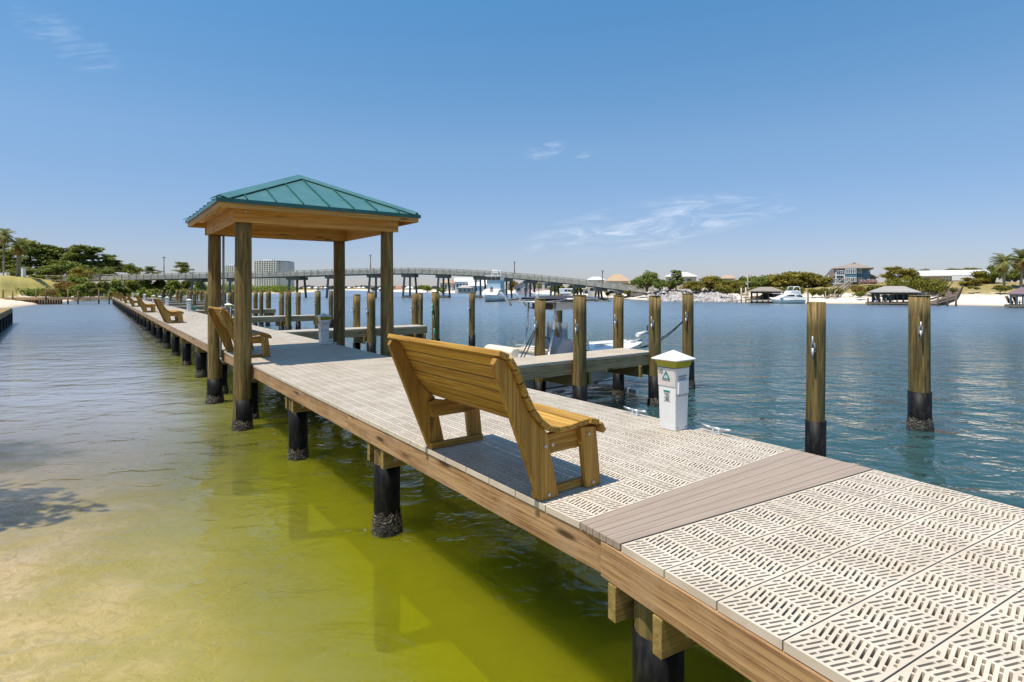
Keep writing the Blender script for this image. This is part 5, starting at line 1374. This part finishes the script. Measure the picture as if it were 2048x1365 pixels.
# far shore
rng = random.Random(21); bl = []
for k in range(150):
    px = rng.uniform(600, 905); Y = rng.uniform(905, 960) if px < 745 else rng.uniform(560,640); S = Y/F
    bl.append((bx_(px,Y), Y, rng.uniform(1,5.5)*Y/900, 8*S+2, 8, rng.uniform(1.6,3.2)*Y/900))
stuff_cloud('treeline', 'hazy low tree line on the far shore under the bridge', bl, 5200, 1.5, 9, 'far')
for i in range(14):
    px = 604+i*11+rng.uniform(-3,3); Y = 893; w_ = rng.uniform(4,7)
    if 660 < px < 692: continue
    h = thing('waterfront_house', 'tiny white far shore house, %s from the left pier' % ['first','second','third','fourth','fifth','sixth','seventh','eighth','ninth','tenth','eleventh','twelfth','thirteenth','fourteenth'][i], 'house', (bx_(px,Y),Y,2.0), group='tiny houses on the far shore')
    MB().box(0,w_/F*Y,0,8,-1.5,1.6).build('wall', M['cream_wall'], h); hip(MB(), -.5,w_/F*Y+.5,-.5,8.5,1.62,3.6,.4).build('roof', M['white'] if i % 3 else M['tanroof'], h)
# trees of the right shore
G = 'trees and shrubs on the right shore'
T = [('dense',1294,128,535,581,66,'big round dark green tree at the right bridge end',G),('pine',1352,125,540,580,36,'small pine in front of the bright white roof',G),('dense',1340,127,556,581,40,'low dark tree between the round tree and the white roof house',G),
 ('oak',1420,122,546,581,80,'broad domed olive tree right of the white roof house',G),('oak',1385,120,558,582,56,'lower olive tree at the stones',G),('oak',1462,120,556,583,60,'olive tree left of the flag pole',G),
 ('dense',1490,124,548,582,60,'dark shrubby tree behind the flag',G),('dense',1525,122,546,580,66,'dark tree behind the brown boathouse',G),('oak',1570,119,542,578,80,'left half of the big spreading oak above the yacht',G),('oak',1612,117,537,577,96,'big spreading oak with brownish crown above the yacht',G),('oak',1640,116,545,577,60,'right edge of the spreading oak beside the blue house',G),
 ('oak',1795,106,528,562,78,'open windswept oak right of the blue house',G),('oak',1822,107,536,563,46,'smaller oak leaning on the windswept one',G),
 ('oak',1962,101,538,570,60,'oak left of the right hand palms',G),('dense',1988,100,524,567,56,'dark tree rising behind the right hand palms',G),('dense',2030,104,530,566,60,'dark tree between the two right hand palms',G),('oak',1940,99,552,572,44,'low tree at the end of the long house',G)]
T += [('dense',1432,140,552,576,70,'dark tree row behind the domed olive tree',G),('dense',1500,138,549,574,80,'dark trees behind the flag pole trees',G),('oak',1548,126,545,577,70,'olive tree between the brown boathouse trees and the big oak',G),('oak',1592,124,538,574,80,'crown of the big oak behind the yacht, middle',G),('dense',1845,140,535,556,50,'dark tree top behind the left end of the long white roof',G),('dense',1900,150,534,552,60,'tree tops showing over the middle of the long white roof',G),('oak',1945,150,532,552,50,'tree tops showing over the right end of the long white roof',G),('dense',1240,175,556,578,40,'tree beside the tan gabled house at the bridge',G),('oak',1190,195,558,580,34,'tree under the white roofed house behind the bridge',G)]
T += [('dense',985,300,566,588,26,'tree between the white cottage and the pink cottage behind the bridge',G),('oak',1070,280,562,586,34,'tree between the pink cottage and the tall pink house',G),('dense',1112,250,563,588,36,'tree left of the long pontoon boat under the bridge',G),('dense',1140,225,566,590,34,'tree behind the right end of the pontoon boat',G),('oak',1170,215,560,590,36,'tree behind the blue boat shed',G),('dense',1222,180,563,592,34,'tree under the bridge before the abutment',G),('oak',1262,150,556,588,44,'olive tree left of the big round tree at the bridge end',G),('dense',900,380,566,584,30,'tree clump behind the red roofed house',G),('dense',842,400,568,583,34,'dark tree at the shore left of the orange walled house',G),('dense',1320,122,552,581,46,'shrubby tree filling in right of the big round tree',G)]
for a in T: plant(*a)
plant('palm',2009,93,500,570,56,'left palm of the pair at the right picture edge','palms on the right shore',0)
plant('palm',2040,93,494,572,60,'right palm of the pair, cut by the picture edge','palms on the right shore',1)
plant('palm',1078,235,563,588,18,'small palm in front of the tall pink house','palms on the right shore',0)
plant('dry',1025,262,559,580,26,'orange leaved tree beside the pink cottage','orange tree by the bridge')
for i, a in enumerate(((1395,110,572,583,34),(1440,106,571,585,40),(1480,104,573,588,40),(1650,100,570,594,30),(1675,101,571,592,36),(1712,102,566,586,36),(1742,101,568,586,40),(1722,96,580,594,34),(1760,99,566,584,36),(1905,92,572,586,18),(1940,93,570,578,20),(1952,93,572,580,16),(2000,90,566,584,34),(1640,101,574,592,26),(1885,90,584,594,18),(1575,104,570,588,34),(1600,103,570,590,34),(1625,102,573,592,32),(1545,106,570,586,40),(1510,107,570,586,40),(1455,108,576,589,30),(1215,148,580,592,22),(1258,133,578,590,20),(1120,220,565,588,34),(855,345,569,583,30),(885,320,572,586,30),(930,300,574,586,20),(1150,205,572,588,30))):
    l = ['shrub on top of the stone bank','shrub left of the flag pole base','shrub under the flag','palmetto clump at the foot of the pale stairs, left','palmetto clump at the foot of the pale stairs','palmetto below the blue house bay window','palmetto right of the blue house window','low palmetto on the sandy slope under the blue house','palmetto behind the grey boathouse peak','shrub at the top of the ramp, left','small dune shrub right of the ramp','smallest dune shrub right of the ramp','yellow green bush under the right hand palms','shrub beside the yacht stern','shrub left of the ramp foot','shrub above the yacht bow','shrub above the yacht cabin','shrub above the yacht stern','shrub behind the brown boathouse, right','shrub behind the brown boathouse, left','shrub on the grass left of the brown boathouse','shrub below the bridge at its second last pier','shrub at the bridge abutment','tree row behind the long pontoon boat','tree clump at the shore behind the left bridge columns','tree clump below the red roofed house','shrub below the large white house','tree clump behind the right bridge columns'][i]
    plant('bush', *a, l, G, 1 if i < 24 else 0)
plant('dry',1716,99,572,583,20,'pinkish dry shrub on the slope below the blue house',G)
# clipped hedge
rng = random.Random(5); bl = []
for k in range(40):
    f = rng.random(); px = 1782+100*f; Y = rng.uniform(94, 98); bl.append((bx_(px,Y), Y, hz_(rng.uniform(562,582-12*max(0,f-.6)),Y), 1.4, 1.2, .7))
v, q = cloud(bl, 5200, .16, 12, .3); tag(np_mesh('hedge', v, q, M['leaf_hedge']), 'long clipped green hedge below the long white roof', 'hedge')
rng = random.Random(6); bl = []
for k in range(26):
    px = rng.uniform(1722, 1752); Y = 110; bl.append((bx_(px,Y), Y, hz_(rng.uniform(561,566),Y), .7, .6, .4))
v, q = cloud(bl, 900, .12, 14, .3); tag(np_mesh('flowering_shrub', v, q, M['pink']), 'pink flowering shrub in front of the blue house', 'shrub')
# grasses on the dunes
rng = random.Random(9); bl = []
for k in range(130):
    px = rng.choice((rng.uniform(1650,1745), rng.uniform(1930,2060), rng.uniform(1480,1560))); Y0 = float(np.interp(px, [r[0] for r in RT], [r[1] for r in RT])); d = rng.uniform(9, 24); Y = Y0+d
    fr = float(np.interp(d, [p[0] for p in RP], [p[1] for p in RP])); H = float(np.interp(px, [r[0] for r in RT], [r[2] for r in RT]))
    bl.append((bx_(px,Y), Y, fr*H+.12, rng.uniform(.5,1.5), .7, .2))
stuff_cloud('dune_grass', 'tufts of brown dune grass on the right hand slope', bl, 5000, .12, 15, 'leaf_dry')
# riprap
rng = np.random.default_rng(4); V = []; Q = []
ico = bmesh.new(); bmesh.ops.create_icosphere(ico, subdivisions=1, radius=1); iv = np.array([v.co[:] for v in ico.verts]); iq = np.array([[l.vert.index for l in f.loops] for f in ico.faces]); ico.free()
n = 0
for k in range(1500):
    px = rng.uniform(1296, 1470); Y0 = float(np.interp(px, [r[0] for r in RT], [r[1] for r in RT])); d = rng.uniform(-1, 26)*(1-max(0,(px-1400)/110)); Y = Y0+d
    H = hz_(580.5, Y0+24); z = -.1+(H+.1)*max(0, d)/26*(1.0)
    s_ = rng.uniform(.22, .55); vv = iv*(1+rng.uniform(-.25,.25,size=(len(iv),1)))*s_*rng.uniform(.7,1.2,3)+np.array([bx_(px,Y), Y, z+.1])
    V.append(vv); Q.append(iq+n); n += len(iv)
tag(np_mesh('riprap', np.concatenate(V), np.concatenate(Q), M['stone']), 'bank of pale broken stones at the right bridge end', 'stones', None, 'stuff')
# slope under the riprap
# flag pole
fp = thing('flag_pole', 'white pole with cross arm and faded flag left of the brown boathouse', 'flag pole', (bx_(1495.5,103),103,0))
MB().cyl((0,0,1.0),(0,0,hz_(548,103)),.10,.07,8).cyl((-.38,0,hz_(564.5,103)),(.45,0,hz_(564.5,103)),.06,.06,8).build('pole', M['palewood'], fp)
fl = []
for i in range(9): fl.append([(i*.09+.06, .10*math.sin(i*.9), hz_(549.5+.3*i,103)-z) for z in (0,.2,.4)])
MB().rings(fl, False, False).rings([[(a,b+.01,c) for a,b,c in r] for r in fl], False, False).build('flag', M['pinkwall'], fp)
MB().box(-.35,-.08,-.05,.05,hz_(569.5,103),hz_(567,103)).build('sign_board', M['white'], fp)
